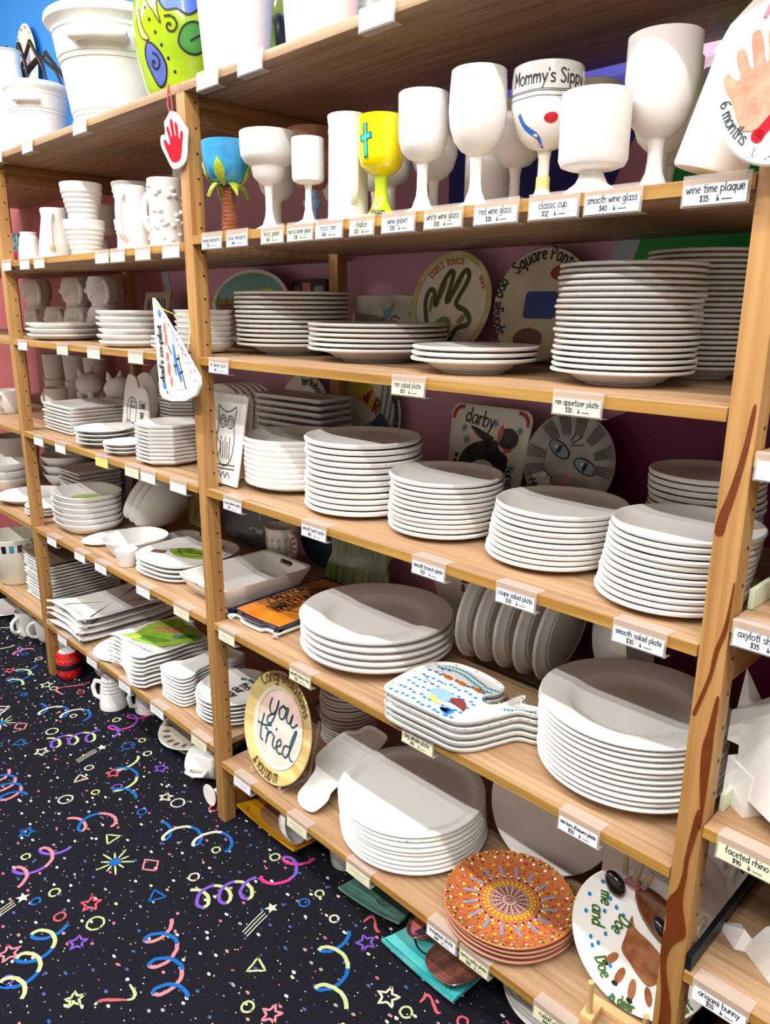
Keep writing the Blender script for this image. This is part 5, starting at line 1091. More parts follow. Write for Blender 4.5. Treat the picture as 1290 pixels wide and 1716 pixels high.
wv = [(0, 0), (.06, 0), (.07, .02), (.08, .15), (.075, .3), (.06, .38), (.06, .4)]
MB().lathe(cup_prof(wv), 36).build('body', CREAM, t)
for k in range(6):
    a = -.5+k*.35; MB().tube([(0, 0, .3), (.05*cos(a), .05*sin(a), .45), (.13*cos(a), .13*sin(a), .50+.02*(k % 3)), (.2*cos(a), .2*sin(a), .44), (.23*cos(a), .23*sin(a), .36)], [.006, .008, .009, .007, .002], 8).build('wire_stem', mat('dark_bronze', '4a3c30', .4, metal=.6), t, smooth=60)
write([smooth_pts([(-.03+.02*k, .3), (-.02+.02*k, .22), (-.03+.02*k, .15), (-.01+.02*k, .08)], 4, False) for k in range(3)], .006, wrap(wv[1:], radians(-40), .001), paint('d08498'), 'pink_squiggles', t)
o = thing('wall_plate', (-3.86, WY-.022, 2.49), (pi/2, 0, 0), 'cream oval plate with dotted rim hung on the blue wall', 'plate')
MB().rings(superell(.12, .17, 2, 48), [(.05, .004), (.035, .005), (.01, .012), (0, .010), (.01, .003), (.04, 0)]).build('plate_body', CREAM, o)
art(o, 'painted_figure', [('d', (0, .02), .03, .06)], .006, paint('a79ab8')); art(o, 'rim_dots', [('d', (.108*cos(k*.45), .155*sin(k*.45)), .005) for k in range(14)], .0122, paint('8a8f7c'))
# ================================================================ left bay, mug shelf
RIB = [(0, 0), (.040, 0), (.043, .004)]
for k in range(6): RIB += [(.046+.0032*k, .012+k*.014), (.0445+.0032*k, .0185+k*.014)]
RIB += [(.0625, .102), (.063, .108)]
RBM = MB().lathe(cup_prof(RIB), 44).mesh('ribbed_bowl', BISQ)
def rbowl(x, y, z, lab): return tag(put('ribbed_bowl', RBM, None, (x, y, z+.0005)), lab, 'bowl', 'ribbed bowls on the mug shelf')
rbowl(-2.475, .100, L1, 'lower ribbed bowl of the front pair on the mug shelf'); rbowl(-2.475, .100, L1+.108, 'upper ribbed bowl of the front pair, rim open to view')
rbowl(-2.345, .205, L1, 'lower ribbed bowl of the rear pair beside the steins'); rbowl(-2.345, .205, L1+.108, 'upper ribbed bowl of the rear pair beside the steins')
pp_ = [(0, 0), (.058, 0), (.060, .004), (.055, .05), (.046, .1), (.040, .135), (.043, .155), (.042, .16)]
mug('pitcher', -2.690, .095, L1, pp_, 'warm white tapered pitcher with handle facing the aisle', BISQ2, .03, .14, .03, .0095, radians(-35), 'pitcher')
stp = [(0, 0), (.046, 0), (.047, .004), (.0445, .03), (.043, .15), (.0445, .165), (.044, .172)]
mug('stein', -2.125, .085, L1, stp, 'white stein with angular slab handle on the mug shelf', BISQ, .03, .15, .034, .009, radians(-55), 'stein', 1.0)
mug('stein', -2.02, .16, L1, stp, 'white stein with large round handle on the mug shelf', BISQ, .04, .16, .045, .0085, radians(-100), 'stein')
t = thing('textured_stein', (-1.935, .085, L1+.0005), (0, 0, 0), 'white stein covered in curly relief beside the middle post', 'stein')
MB().lathe(cup_prof(stp), 44).build('body', BISQ, t)
mb = MB()
for k in range(44):
    a = rnd.uniform(-3.4, 1.4); z = rnd.uniform(.012, .155); mb.ell((.0435*cos(a), .0435*sin(a), z), .008, .008, .006, seg=8, rings=6)
mb.build('curly_relief', BISQ, t, smooth=60)
t = thing('dark_jar', (-3.035, .09, L1+.0005), (0, 0, 0), 'small dark painted jar with red band near the left post', 'jar')
MB().lathe(cup_prof([(0, 0), (.034, 0), (.036, .005), (.036, .06), (.03, .085), (.028, .1)]), 32).build('body', mat('galaxy_glaze', '2a3040', .2, col2='8fa8b8', scale=60, coat=.4), t)
MB().lathe([(.0365, .012), (.037, .014), (.037, .034), (.0365, .036)], 32).build('red_band', paint('c83840'), t, closed=False)
rj = [(0, 0), (.036, 0), (.038, .005)]
for k in range(6): rj += [(.041-.0018*k, .012+.013*k), (.038-.0018*k, .019+.013*k)]
rj += [(.026, .09), (.028, .098)]
tag(MB().lathe(cup_prof(rj), 36).build('ribbed_jar', BISQ, None, (-2.905, .085, L1+.0005)), 'small white beehive-ribbed jar beside the dark jar', 'jar')
bm_ = [(0, 0), (.044, 0), (.046, .004), (.048, .05), (.049, .105)]
for i, (x, y, z, lab) in enumerate(((-3.33, .33, 0, 'shaded mug at the lower left of the back row'), (-3.12, .33, 0, 'shaded mug second in the back row'), (-2.95, .35, 0, 'shaded mug third in the back row'), (-3.08, .33, .106, 'shaded mug stacked on the second back-row mug'), (-2.90, .36, .106, 'shaded mug stacked on the third back-row mug'), (-3.42, .30, .106, 'shaded mug stacked at the far left of the back row'))):
    if i == 5: z = .0; x = -3.50
    mug('mug', x, y, L1+z, bm_, lab, BISQ, .025, .085, .028, .007, radians(-150))
tag(MB().lathe(cup_prof([(0, 0), (.03, 0), (.034, .01), (.036, .18), (.034, .26), (.036, .265)]), 32).build('tall_vase', BISQ, None, (-2.09, .24, L1+.0005)), 'tall slim white vase behind the red hand ornament', 'vase')
# ---------------------------------------------------------------- left bay, second shelf
skp = [(0, 0), (.045, 0), (.048, .004), (.044, .012), (.056, .03), (.062, .06), (.06, .09), (.054, .104), (.05, .112)]
def skull(x, y, z, lab, ang):
    t = mug('skull_mug', x, y, z, skp, lab, BISQ, .02, .095, .036, .0105, ang)
    mb = MB(); b_ = ang-pi*.75
    for d, zz, r in ((-.35, .062, .013), (.35, .062, .013), (0, .04, .008)): mb.ell((.060*cos(b_+d), .060*sin(b_+d), zz), r, r, r, seg=10, rings=6)
    for k in range(9):
        a = b_+pi*.35+k*.12; mb.tube([(.0625*cos(a), .0625*sin(a), .03+.004*k), (.0635*cos(a+.25), .0635*sin(a+.25), .06+.003*k), (.058*cos(a+.6), .058*sin(a+.6), .095)], .0024, 6)
    mb.build('carved_relief', BISQ, t, smooth=60); return t
skull(-3.14, .345, L2, 'carved skull mug in the lower row, second from left', radians(-20)); skull(-3.345, .345, L2, 'carved skull mug in the lower row behind the left post', radians(-20))
skull(-2.945, .355, L2, 'carved skull mug in the lower row, rightmost', radians(-15))
skull(-3.15, .345, L2+.1125, 'upper skull mug with braided hair and big handle', radians(-15)); skull(-3.545, .335, L2+.1125, 'upper skull mug nearest the left post', radians(-15)); skull(-2.945, .36, L2+.1125, 'upper skull mug in shade, rightmost', radians(-15)); skull(-3.545, .335, L2, 'carved skull mug in the lower row, far left', radians(-30))
stack('oval_plate', MB().lathe([(a, z) for a, z in [(0, .006), (.07, .006), (.1, .012), (.126, .022), (.129, .0215), (.128, .017), (.1, .005), (.075, 0), (0, 0)]], 56).mesh('oval_plate', BISQ), -2.811+.008, .140, L2+.0005, 3, .0185, 'three deep plates in front of the skull mugs', 'plate', 'deep plates', jit=.002)
wavy = lambda a, z: 1+.02*sin(6*a)
stack('wavy_plate', MB().lathe([(a, z) for a, z in [(0, .007), (.06, .007), (.085, .014), (.098, .02), (.1, .019), (.098, .013), (.08, .003), (.06, 0), (0, 0)]], 60, fn=wavy).mesh('wavy_plate', BISQ), -2.215, .105, L2+.0005, 6, .0172, 'six wavy-edged plates left of the wedge plaque', 'plate', 'wavy-edged plates', jit=.003)
stack('saucer', coupe_plate(.07, .006, .017), -1.95, .10, L2+.0005, 3, .012, 'three saucers half behind the wedge plaque', 'saucer', 'saucers', jit=.002)
t = thing('small_sign', (-2.66, .40, L2+.004), (radians(-14), 0, radians(8)), 'small tan sign with dark lettering above the wavy plates', 'sign')
MB().box(-.075, .075, 0, .012, 0, .17, bev=.002).build('board', paint('b9ad90'), t)
write([[(-.05+.016*k, .10), (-.05+.016*k, .145), (-.04+.016*k, .145 if k % 2 else .11)] for k in range(7)], .005, lambda u, v: (u, -.0014, v), INK, 'lettering', t)
# ---------------------------------------------------------------- left bay, third shelf
stack('square_plate', sqp(.25, .25, .018, .0125), -2.80, .195, L3+.0005, 8, .0128, 'eight square plates in front of the pig banks', 'plate', 'square plates', jit=.003, rj=.02)
stack('rectangular_plate', sqp(.19, .13, .015, .012), -2.615, .075+.0, L3+.0005, 2, .0125, 'two small rectangular plates at the shelf front', 'plate', 'small rectangular plates', jit=.001, rj=.02) if False else None
S2q = sqp(.17, .1, .015, .012)
for i, lab in ((0, 'lower of two small rectangular plates before the square stack'), (1, 'upper of two small rectangular plates before the square stack')):
    pass
stack('oval_dish', rim_plate(.098, .006, .02), -2.448, .100, L3+.0005, 4, .0135, 'four round plates with sketched tops beside the camper plaque', 'plate', 'round sketched plates', jit=.003)
stack('small_round_plate', rim_plate(.070, .0055, .017), -2.258, .075, L3+.0005, 3, .0115, 'three small round plates beside the octagonal stack', 'plate', 'small round plates', jit=.002)
OCT = MB().rings(dense(ngon(.098, 8, pi/8), 3), [(.04, .006), (.03, .0065), (.012, .016), (.001, .0205), (0, .019), (.002, .013), (.024, .003), (.034, 0), (.04, 0)]).mesh('octagonal_plate', BISQ)
stack('octagonal_plate', OCT, -2.046, .110, L3+.0005, 10, .0112, 'ten octagonal plates beside the middle post', 'plate', 'front octagonal plates', jit=.002, rj=.02)
stack('octagonal_plate', OCT, -2.33, .345, L3+.0005, 17, .0112, 'octagonal plates stacked below the wedge plaque', 'plate', 'rear octagonal plates', jit=.002, rj=.02)
cam_ = smooth_pts([(-.085, -.105), (.085, -.105), (.095, -.06), (.092, .0), (.075, .055), (.035, .075), (.01, .07), (-.015, .1), (-.05, .112), (-.075, .105), (-.09, .06), (-.092, -.04)], 4)
o = lean_plate('camper_plaque', -2.46, .225, L3, .110, 'white plaque with camper drawing lettered "Livin\' the Dream"', 'plaque', 9, 0, out=cam_, prof=FLATP, m=BISQ)
W(o, [smooth_pts([(-.055, -.05), (-.06, .0), (-.045, .03), (-.015, .03), (.005, .01), (.005, -.05)], 4, False), [(-.055, -.045), (.012, -.06)], [(-.035, .03), (-.038, -.05)], [(-.05, .0), (.003, -.002)], [(-.06, -.06), (-.05, -.045), (-.04, -.058), (-.06, -.06)], [(-.03, .02), (-.005, .018), (-.003, .003), (-.032, .004), (-.03, .02)]]+[[(-.005+.011*cos(q), -.062+.011*sin(q)) for q in [k*.5 for k in range(14)]]], .0026, INK, .01, 'camper_drawing')
W(o, text("Livin'", .048, .0, .0165, sx=.8)+text('THE', .048, -.035, .013, sx=.8)+text('Dream', .05, -.075, .0165, sx=.8), .0032, INK, .01)
o = lean_plate('blue_word_plate', -2.79, .50, L3, .120, 'round plate with blue brush strokes and dark word at the back', 'plate', 10, m=BISQ)
art(o, 'blue_strokes', [('s', [(-.04+.02*k, .05), (-.042+.02*k, .09+.008*(k % 2))], .008) for k in range(4)]+[('s', [(.06+.012*k, .03), (.055+.012*k, .06)], .007) for k in range(3)], .0085, paint('7fa9b4')); W(o, text('HAPPY', -.01, .038, .014), .004, INK, .0085)
o = lean_plate('leaf_sketch_plate', -2.60, .33, L3, .108, 'arched plate with leaf sketch behind the camper plaque', 'plate', 8, m=BISQ)
W(o, [[(.0, .03), (.03*cos(a), .03+.03*sin(a))] for a in [k*.5-.2 for k in range(8)]], .0024, 'a8a49c', .0084, 'leaf_sketch')
stack('cereal_bowl', MB().lathe(cup_prof([(0, 0), (.04, 0), (.055, .012), (.068, .035), (.07, .04)]), 40).mesh('cereal_bowl', BISQ), -3.17, .372, L3+.0005, 2, .03, 'two bowls under the left pig bank', 'bowl', 'bowls under the left pig', jit=0)
stack('cereal_bowl', bpy.data.meshes['cereal_bowl'], -2.90, .372, L3+.0005, 2, .03, 'two bowls under the right pig bank', 'bowl', 'bowls under the right pig', jit=0)
def pig(x, y, z, lab, rz):
    t = thing('pig_bank', (x, y, z), (0, 0, rz), lab, 'pig bank')
    MB().ell((0, 0, .058), .064, .054, .050, seg=28, rings=16).ell((-.062, 0, .056), .016, .02, .018).build('body', BISQ, t, smooth=60)
    for s_ in (-1, 1): MB().lathe([(0, .036), (.004, .03), (.012, .008), (.013, 0), (0, 0)], 14, X=Matrix.Translation((-.022, s_*.026, .098)) @ Matrix.Rotation(s_*-.3, 4, 'X')).build('ear', BISQ, t, smooth=60)
    for dx in (-.034, .034):
        for s_ in (-1, 1): MB().lathe([(0, 0), (.013, 0), (.015, .012), (.015, .03), (0, .03)], 14, X=Matrix.Translation((dx, s_*.026, 0))).build('leg', BISQ, t, smooth=60)
    return t
pig(-3.17, .372, L3+.0715, 'white pig bank with upright ear nearest the left post', radians(15)); pig(-2.90, .372, L3+.0715, 'white pig bank with upright ear left of the camper plaque', radians(20))
tcp = [(0, 0), (.042, 0), (.044, .004), (.047, .07), (.05, .135)]
for i, (x, y, lab) in enumerate(((-3.66, .42, 'tall shaded tumbler at the left of the tumbler row'), (-3.50, .45, 'tall shaded tumbler in the middle of the tumbler row'), (-3.335, .472, 'tall shaded tumbler at the right of the tumbler row'))):
    for k in (0, 1):
        tag(put('tumbler', bpy.data.meshes.get('tumbler') or MB().lathe(cup_prof([(r, z*.85) for r, z in tcp]), 36).mesh('tumbler', BISQ), None, (x, y, L3+.0005+k*.1165)), ('upper of two, ' if k else 'lower of two, ')+lab, 'tumbler', 'stacked tumblers')
# ---------------------------------------------------------------- left bay, fourth shelf
OB = MB().rings([(p[0], p[1]) for p in superell(.135, .115, 2.6, 56)], [(.05, .008), (.035, .009), (.012, .028), (.003, .042), (.001, .043), (0, .040), (.006, .026), (.03, .004), (.05, 0)]).mesh('oval_bowl', BISQ)
ob = stack('oval_bowl', OB, -2.785, .150, L4+.0005, 6, .0208, 'six rounded-square bowls beside the left post', 'bowl', 'rounded-square bowls', jit=.0025, rj=.04)
art(ob[-1], 'lime_painted_floor', [('p', superell(.08, .06, 2, 32))], .0092, paint('a8c83a')); ob[-1]['label'] = 'rounded-square bowl with lime painted floor, top of six by left post'
o = thing('chip_plate', (-2.568, .145, L4+.0005), (0, 0, 0), 'low oval white plate left of the dip dish', 'plate'); MB().rings(superell(.080, .115, 2, 56), [(.04, .005), (.03, .006), (.004, .014), (0, .012), (.02, .001), (.04, 0)]).build('plate_body', BISQ, o)
o = thing('dip_dish', (-2.375, .135, L4+.0005), (0, 0, 0), 'white chip and dip dish with a small cup joined to it', 'dish')
MB().rings([(p[0]*(1+.1*p[1]/.1), p[1]) for p in superell(.100, .11, 2.2, 48)], [(.05, .008), (.03, .012), (.006, .055), (.002, .06), (0, .056), (.03, .006), (.045, 0)]).build('boat_bowl', GLZ, o)
MB().lathe(cup_prof([(0, 0), (.026, 0), (.030, .005), (.036, .05), (.037, .055)]), 32, X=Matrix.Translation((.105, -.085, 0))).build('dip_cup', GLZ, o)
MB().lathe(cup_prof([(0, 0), (.04, 0), (.046, .006), (.058, .03), (.06, .034)]), 36, X=Matrix.Translation((.030, .168, 0))).build('dip_cup', GLZ, o)
BZ = MB().rings(superell(.145, .150, 2.9, 56), [(.06, .006), (.035, .0065), (.008, .012), (.002, .0145), (0, .013), (.004, .007), (.03, 0), (.06, 0)]).mesh('squarish_plate', GLZ)
bz = stack('squarish_plate', BZ, -2.112, .185, L4+.0005, 4, .0145, 'four rounded-square plates left of the baking dish', 'plate', 'rounded-square plates', jit=.002, rj=.03, rz=.12)
bt = bz[-1]; bt['label'] = 'rounded-square plate painted with green bundle and red script, top of four'
W(bt, text('feliz', .02, .075, .026, slant=.25), .0045, 'b0304c', .0078)
art(bt, 'green_strokes', [('p', smooth_pts([(-.07, -.02), (-.04, .03), (.02, .045), (.09, .035), (.1, .0), (.06, -.03), (0, -.045)], 4))]+[('s', [(-.1+.012*k, -.03+.01*(k % 3)), (-.02+.012*k, .03)], .003) for k in range(10)], .0072, mat('bundle_green', '9cb83c', .3, col2='6f9428', scale=40))
W(bt, [smooth_pts([(-.05, .0), (.02, -.03), (.09, .01)], 4, False), smooth_pts([(-.02, .04), (.0, .0), (.05, .02), (.06, .045)], 4, False)], .003, INK, .0078, 'dark_strokes'); art(bt, 'brown_base', [('p', [(-.1, -.075), (-.055, -.055), (-.07, -.03), (-.115, -.05)])], .0076, paint('7c4634'))
LB = MB().lathe(cup_prof([(0, 0), (.05, 0), (.08, .02), (.115, .06), (.13, .09), (.132, .094)], .006), 56).mesh('big_bowl', BISQ)
for i in range(3): tag(put('big_bowl', LB, None, (-2.56+i*.0193, .362+.0109*i, L4+.096-i*.0136), (radians(8), radians(-58), radians(20))), ['front', 'middle', 'rear'][i]+' of three big bowls nested on edge behind the dip dish', 'bowl', 'bowls nested on edge')
o = lean_plate('tree_tile', -2.50, .462, L4, .080, 'tan rounded tile with carved tree and orange sun', 'tile', 6, 0, out=rrect(.125, .16, .022), prof=FLATP, m=paint('c8b98a'))
W(o, [smooth_pts([(-.03+.012*k, -.06), (-.012+.005*k, -.01), (-.03+.014*k, .04)], 4, False) for k in range(6)], .003, '6b5638', .0099, 'carved_tree'); art(o, 'orange_sun', [('d', (.01, .055), .018)], .0101, paint('c87838'))
stack('square_bowl', sqp(.2, .2, .012, .016, BISQ, 'square_bowl'), -3.18, .34, L4+.0005, 9, .0165, 'square plates stacked at the back by the left post', 'plate', 'rear square plates', jit=.003, rj=.03)
stack('mixing_bowl', MB().lathe(cup_prof([(0, 0), (.05, 0), (.08, .03), (.105, .075), (.107, .08)]), 44).mesh('mixing_bowl', BISQ), -3.48, .36, L4+.0005, 3, .04, 'three mixing bowls behind the left post', 'bowl', 'mixing bowls', jit=.002)
o = lean_plate('slate_tile', -3.95, .49, L4, .11, 'grey-green slate tile at the back left', 'tile', 5, out=rrect(.22, .22, .01), prof=FLATP, m=mat('slate_green', '5c6660', .5, var=.3, scale=25)) 
o = MB().box(-.1, .1, -.05, .05, 0, .13, bev=.003).build('cardboard_box', mat('box_card', '6d5144', .8, var=.2, scale=20), None, (-3.68, .485, L4+.0005)); tag(o, 'small brown cardboard box at the back of the left bay', 'box')
o = lean_plate('striped_plate', -3.10, .455, L4, .10, 'dark striped round plate standing at the back', 'plate', 8, m=mat('stripe_glaze', '38343a', .3, col2='a8a49c', scale=1, stretch=(60, 3, 3)))
# ---------------------------------------------------------------- left bay, bottom shelf
LTo = [(p[0], p[1]) for p in smooth_pts([(-.125, -.2), (0, -.19), (.125, -.2), (.135, -.19), (.122, 0), (.135, .19), (.125, .2), (0, .19), (-.125, .2), (-.135, .19), (-.122, 0), (-.135, -.19)], 4)]
curl = lambda base: (lambda p: base+.016*(abs(p[1])/.2)**3)
LTP = [(.05, .004), (.03, curl(.005)), (.008, curl(.008)), (.001, curl(.010)), (0, curl(.008)), (.004, curl(.003)), (.03, curl(0)), (.05, 0)]
for i, (c, lab) in enumerate((('2f7f7c', 'teal long curled tray, bottom of four by left post'), ('7a4a44', 'brown long curled tray, third of four by left post'), ('e2dfd4', 'cream long curled tray with scrolls, second of four by left post'), ('eceae6', 'plain white long curled tray, top of four by left post'))):
    o = tag(MB().rings(LTo, LTP).build('long_tray', paint(c, .2, .05) if i < 2 else GLZ, None, (-2.752+.004*i, .200, L5+.0008+i*.0285), (0, 0, [.03, -.02, .02, 0][i])), lab, 'tray', 'long curled trays')
    MB().rings([(p[0]*1.003, p[1]*1.003) for p in LTo], [(.003, curl(.0105)), (0, curl(.0095)), (0, curl(.007)), (.004, curl(.0025))]).build('white_edge', GLZ, o) if i < 2 else None
    if i == 2: W(o, [smooth_pts([(.06, -.17), (.08, -.16), (.07, -.14), (.055, -.15), (.075, -.12)], 4, False)], .004, '3f7a70', .024, 'scroll')
tag(MB().rings(superell(.115, .105, 2, 56), [(.04, .004), (.02, .005), (.003, .011), (0, .009), (.02, 0), (.04, 0)]).build('flat_plate', GLZ, None, (-2.475, .105, L5+.0005)), 'low white oval plate beside the wavy plate stack', 'plate')
wvo = []
for k in range(80):
    t_ = k/80
    if t_ < .25: x, y = -.125+.25*t_*4, -.13+.012*sin(t_*4*2*pi)
    elif t_ < .5: q = (t_-.25)*4; x, y = .125+.012*sin(q*2*pi), -.13+.26*q
    elif t_ < .75: q = (t_-.5)*4; x, y = .125-.25*q, .13+.012*sin((1-q)*2*pi)
    else: q = (t_-.75)*4; x, y = -.125+.012*sin((1-q)*2*pi), .13-.26*q
    wvo.append((x, y))
wz = lambda b_: (lambda p: b_+.008*sin(p[0]*25+p[1]*20))
WVM = MB().rings(wvo, [(.05, .005), (.02, wz(.006)), (.004, wz(.010)), (0, wz(.008)), (.004, wz(.003)), (.03, wz(0)), (.05, 0)]).mesh('wavy_square_plate', GLZ)
wv_ = stack('wavy_square_plate', WVM, -2.255, .138, L5+.0085, 8, .0152, 'eight wavy square plates on the left bottom shelf', 'plate', 'wavy square plates', jit=.003, rj=.02)
wv_[-1]['label'] = 'wavy square plate painted with a green watercolor landscape, top of eight'
wt2 = wv_[-1]; fz = lambda u, v: (u, v, .0068+max(0, .0065*sin(u*25+v*20))*min(1, max(abs(u)/.125, abs(v)/.13)**3))
def wc(pts, c, dz): 
    mb = MB(); P = smooth_pts(pts, 4); n = len(P); cx_ = sum(p[0] for p in P)/n; cy_ = sum(p[1] for p in P)/n
    f_ = lambda u, v: tuple(Vector(fz(u, v))+Vector((0, 0, dz))); vs = [f_(cx_, cy_)]+[f_((p[0]+cx_)/2, (p[1]+cy_)/2) for p in P]+[f_(*p) for p in P]
    mb.add(vs, [(0, i+1, (i+1) % n+1) for i in range(n)]+[(i+1, n+i+1, n+(i+1) % n+1, (i+1) % n+1) for i in range(n)]); return mb.build('watercolor_patch', mat('wc_'+c, c, .3, var=.25, scale=40), wt2, closed=False)
wc([(-.105, -.1), (-.04, -.09), (.04, -.06), (.1, -.03), (.105, .1), (-.1, .1)], '9fc848', .0006); wc([(-.08, -.0), (-.06, .05), (.0, .07), (.03, .05), (-.02, .02)], 'c8985a', .0012); wc([(-.06, -.06), (.0, -.02), (.06, .0), (.05, -.03), (0, -.06)], '6da83c', .0014); wc([(.06, .02), (.09, .06), (.09, .09), (.05, .06)], '5f9434', .0014); wc([(-.09, -.08), (-.06, -.05), (-.03, -.06), (-.05, -.085)], 'c8d860', .0016); wc([(.03, .03), (.05, .05), (.06, .035), (.05, .02)], '4a9cc8', .0018)
write([[(-.1+.022*k, -.112+.002*k), (-.092+.022*k, -.106+.002*k)] for k in range(10)], .004, lambda u, v: (u, v, fz(u, v)[2]+.0016), paint('b03848'), 'red_edge_dots', wt2)
write([[(-.06+.012*k, -.1+.003*(k % 3)), (-.052+.012*k, -.088+.002*(k % 2))] for k in range(12)], .002, lambda u, v: (u, v, fz(u, v)[2]+.0016), paint('4a5f9a'), 'blue_marks', wt2)
bone = smooth_pts([(-.055, -.125), (-.07, -.1), (-.066, -.075), (-.048, -.05), (-.04, 0), (-.048, .05), (-.066, .075), (-.07, .1), (-.055, .125), (0, .118), (.055, .125), (.07, .1), (.066, .075), (.048, .05), (.04, 0), (.048, -.05), (.066, -.075), (.07, -.1), (.055, -.125), (0, -.132)], 3)
BNM = MB().rings(bone, [(.02, .005), (.014, .006), (.004, .0115), (0, .010), (.003, .004), (.012, 0), (.02, 0)]).mesh('bone_plate', GLZ)
stack('bone_plate', BNM, -2.022, .165, L5+.0005, 9, .0118, 'nine bone-shaped plates left of the script plates', 'plate', 'bone-shaped plates', jit=.002, rj=.02, rz=.05)
bls = stack('script_plate', coupe_plate(.118, .0075, .020, m=GLZ), -1.838, .160, L5+.0005, 6, .0125, 'six round plates at the left of the bottom post', 'plate', 'round script plates', jit=.002)
bls[-1]['label'] = 'round plate with black script around its center, top of six'
W(bls[-1], text('this', .01, .022, .019)+text('our', .01, -.006, .019)+text('way', .01, -.036, .019), .004, INK, .0078); W(bls[-1], arc_text('so much love', 0, 0, .062, 80, .012)+arc_text('and joy', 0, 0, .075, 270, .012, inner=True), .003, INK, .0082)
CST = sqp(.30, .30, .012, .0125, GLZ, 'large_square_plate')
cs_ = stack('large_square_plate', CST, -3.16, .215, L5+.0005, 14, .0137, 'large square plates stacked behind the left post', 'plate', 'large square plates', jit=.004, rj=.015)
o = tag(MB().rings(rrect(.31, .31, .012, 4), [(.03, .006), (.018, .0065), (.003, .014), (0, .012), (.016, 0), (.03, 0)]).build('dark_tray', mat('bronze_glaze', '5f5347', .25, col2='8a7a64', scale=6, coat=.4), None, (-3.16, .215, L5+.198), (0, 0, .01)), 'dark bronze square tray on top of the large square plates', 'tray')
# ================================================================ fourth bay sliver at the far left
stack('soup_bowl', MB().lathe(cup_prof([(0, 0), (.05, 0), (.075, .02), (.098, .055), (.1, .06)]), 44).mesh('soup_bowl', BISQ), -3.64, .15, L4+.0005, 3, .036, 'three soup bowls at the left edge of the photo', 'bowl', 'soup bowls', jit=.002)
tag(MB().lathe([(0, .012), (.08, .012), (.13, .03), (.14, .033), (.141, .029), (.1, .004), (.07, 0), (0, 0)], 52).build('pasta_plate', GLZ, None, (-3.36, .15, L4+.0005)), 'wide white pasta plate left of the left post', 'plate')
stack('dip_plate', coupe_plate(.085, .006, .018), -3.095, .115, L4+.0005, 3, .013, 'three small plates behind the left post', 'plate', 'small plates behind the left post', jit=.002)
mug('mug', -3.50, .14, L3, [(0, 0), (.055, 0), (.06, .006), (.068, .06), (.07, .095)], 'wide white mug at the left edge, third shelf', BISQ2, .02, .08, .03, .009, radians(-40))
mug('mug', -3.36, .30, L3, bm_, 'shaded mug beyond the left post, third shelf', BISQ, .025, .085, .028, .007, radians(-150))
tag(MB().lathe(cup_prof([(0, 0), (.08, 0), (.085, .01), (.1, .15), (.105, .2)]), 44).build('utensil_crock', BISQ, None, (-3.92, .30, L4+.0005)), 'large white crock in the bay at the left edge', 'crock')
t = thing('checked_bowl', (-3.50, .10, L5+.0005), (0, 0, 0), 'white bowl with blue and black checks at the left edge', 'bowl')
cb = [(0, 0), (.07, 0), (.08, .01), (.12, .16), (.13, .22)]
MB().lathe(cup_prof(cb), 44).build('body', CREAM, t)
for c, ph in (('3f9ac0', 0), ('1d1b1e', .5)):
    mb = MB(); f_ = wrap(cb[2:], 0, .001)
    for k in range(12):
        u0 = .13*2*pi*(k+ph)/12; mb.add([f_(u0, .165), f_(u0+.02, .165), f_(u0+.022, .2), f_(u0+.002, .2)], [(0, 1, 2, 3)])
    mb.build('painted_checks', paint(c), t, smooth=0, closed=False)
# ================================================================ floor under the shelves
rd = [(0, 0), (.036, 0), (.042, .006), (.0475, .03), (.0485, .055), (.0475, .08), (.043, .106), (.040, .112)]
t = thing('red_jar', (-2.877, .05, .0005), (0, 0, 0), 'upturned glossy red mug with black belt beside the left post', 'mug')
MB().lathe(rd+[(.034, .1135), (0, .112)], 40).build('body', mat('santa_red', 'cc1c1e', .12, coat=.7), t)
MB().lathe([(.0480, .046), (.0494, .048), (.0494, .068), (.0483, .070)], 40).build('black_belt', INK, t, closed=False)
MB().lathe([(0, .1134), (.028, .1136), (.034, .1138), (.034, .1142), (0, .1140)], 32).build('white_foot', GLZ, t)
write([smooth_pts([(-.05+.02*k, .082), (-.045+.02*k, .094), (-.04+.02*k, .08), (-.034+.02*k, .09)], 3, False) for k in range(5)]+[smooth_pts([(-.03+.02*k, .02), (-.025+.02*k, .032), (-.02+.02*k, .02)], 3, False) for k in range(3)], .0018, wrap(rd, radians(-45), .001), paint('f08878'), 'script', t)
rm = [(0, .124), (.03, .124), (.034, .12)]
for k in range(8): rm += [(.0385+.0016*k, .112-.0135*k), (.0365+.0018*k, .1055-.0135*k)]
rm += [(.05, .003), (.0495, 0), (.046, 0), (.03, .11), (0, .112)]
RMM = MB().lathe(rm, 40).mesh('ribbed_mug_body', GLZ)
HPM = MB().tube([(.042*cos(a)-.0+0, .042*sin(a), z) for a, z in ()] or [(-.036, -.0, .095), (-.062, 0, .1), (-.074, 0, .075), (-.07, 0, .04), (-.046, 0, .028)], .0085, 10).mesh('ribbed_mug_handle', GLZ, 60)
for x, y, rz, lab in ((-2.535, .072, radians(40), 'upturned white ribbed mug with handle on the carpet'), (-2.42, .155, radians(90), 'second upturned white ribbed mug deeper under the shelf')):
    t = thing('ribbed_mug', (x, y, .0005), (0, 0, rz), lab, 'mug'); put('body', RMM, t); put('handle', HPM, t)
t = MB().lathe(cup_prof([(0, 0), (.04, 0), (.05, .006), (.07, .04), (.078, .06)]), 40, sx=1.2).build('soup_dish', mat('olive_inside', 'cfc8b8', .3, col2='8a865c', scale=5), None, (-2.72, .135, .034), (radians(-22), radians(14), 0)); tag(t, 'tilted white and olive dish beside the upturned ribbed mug', 'dish')
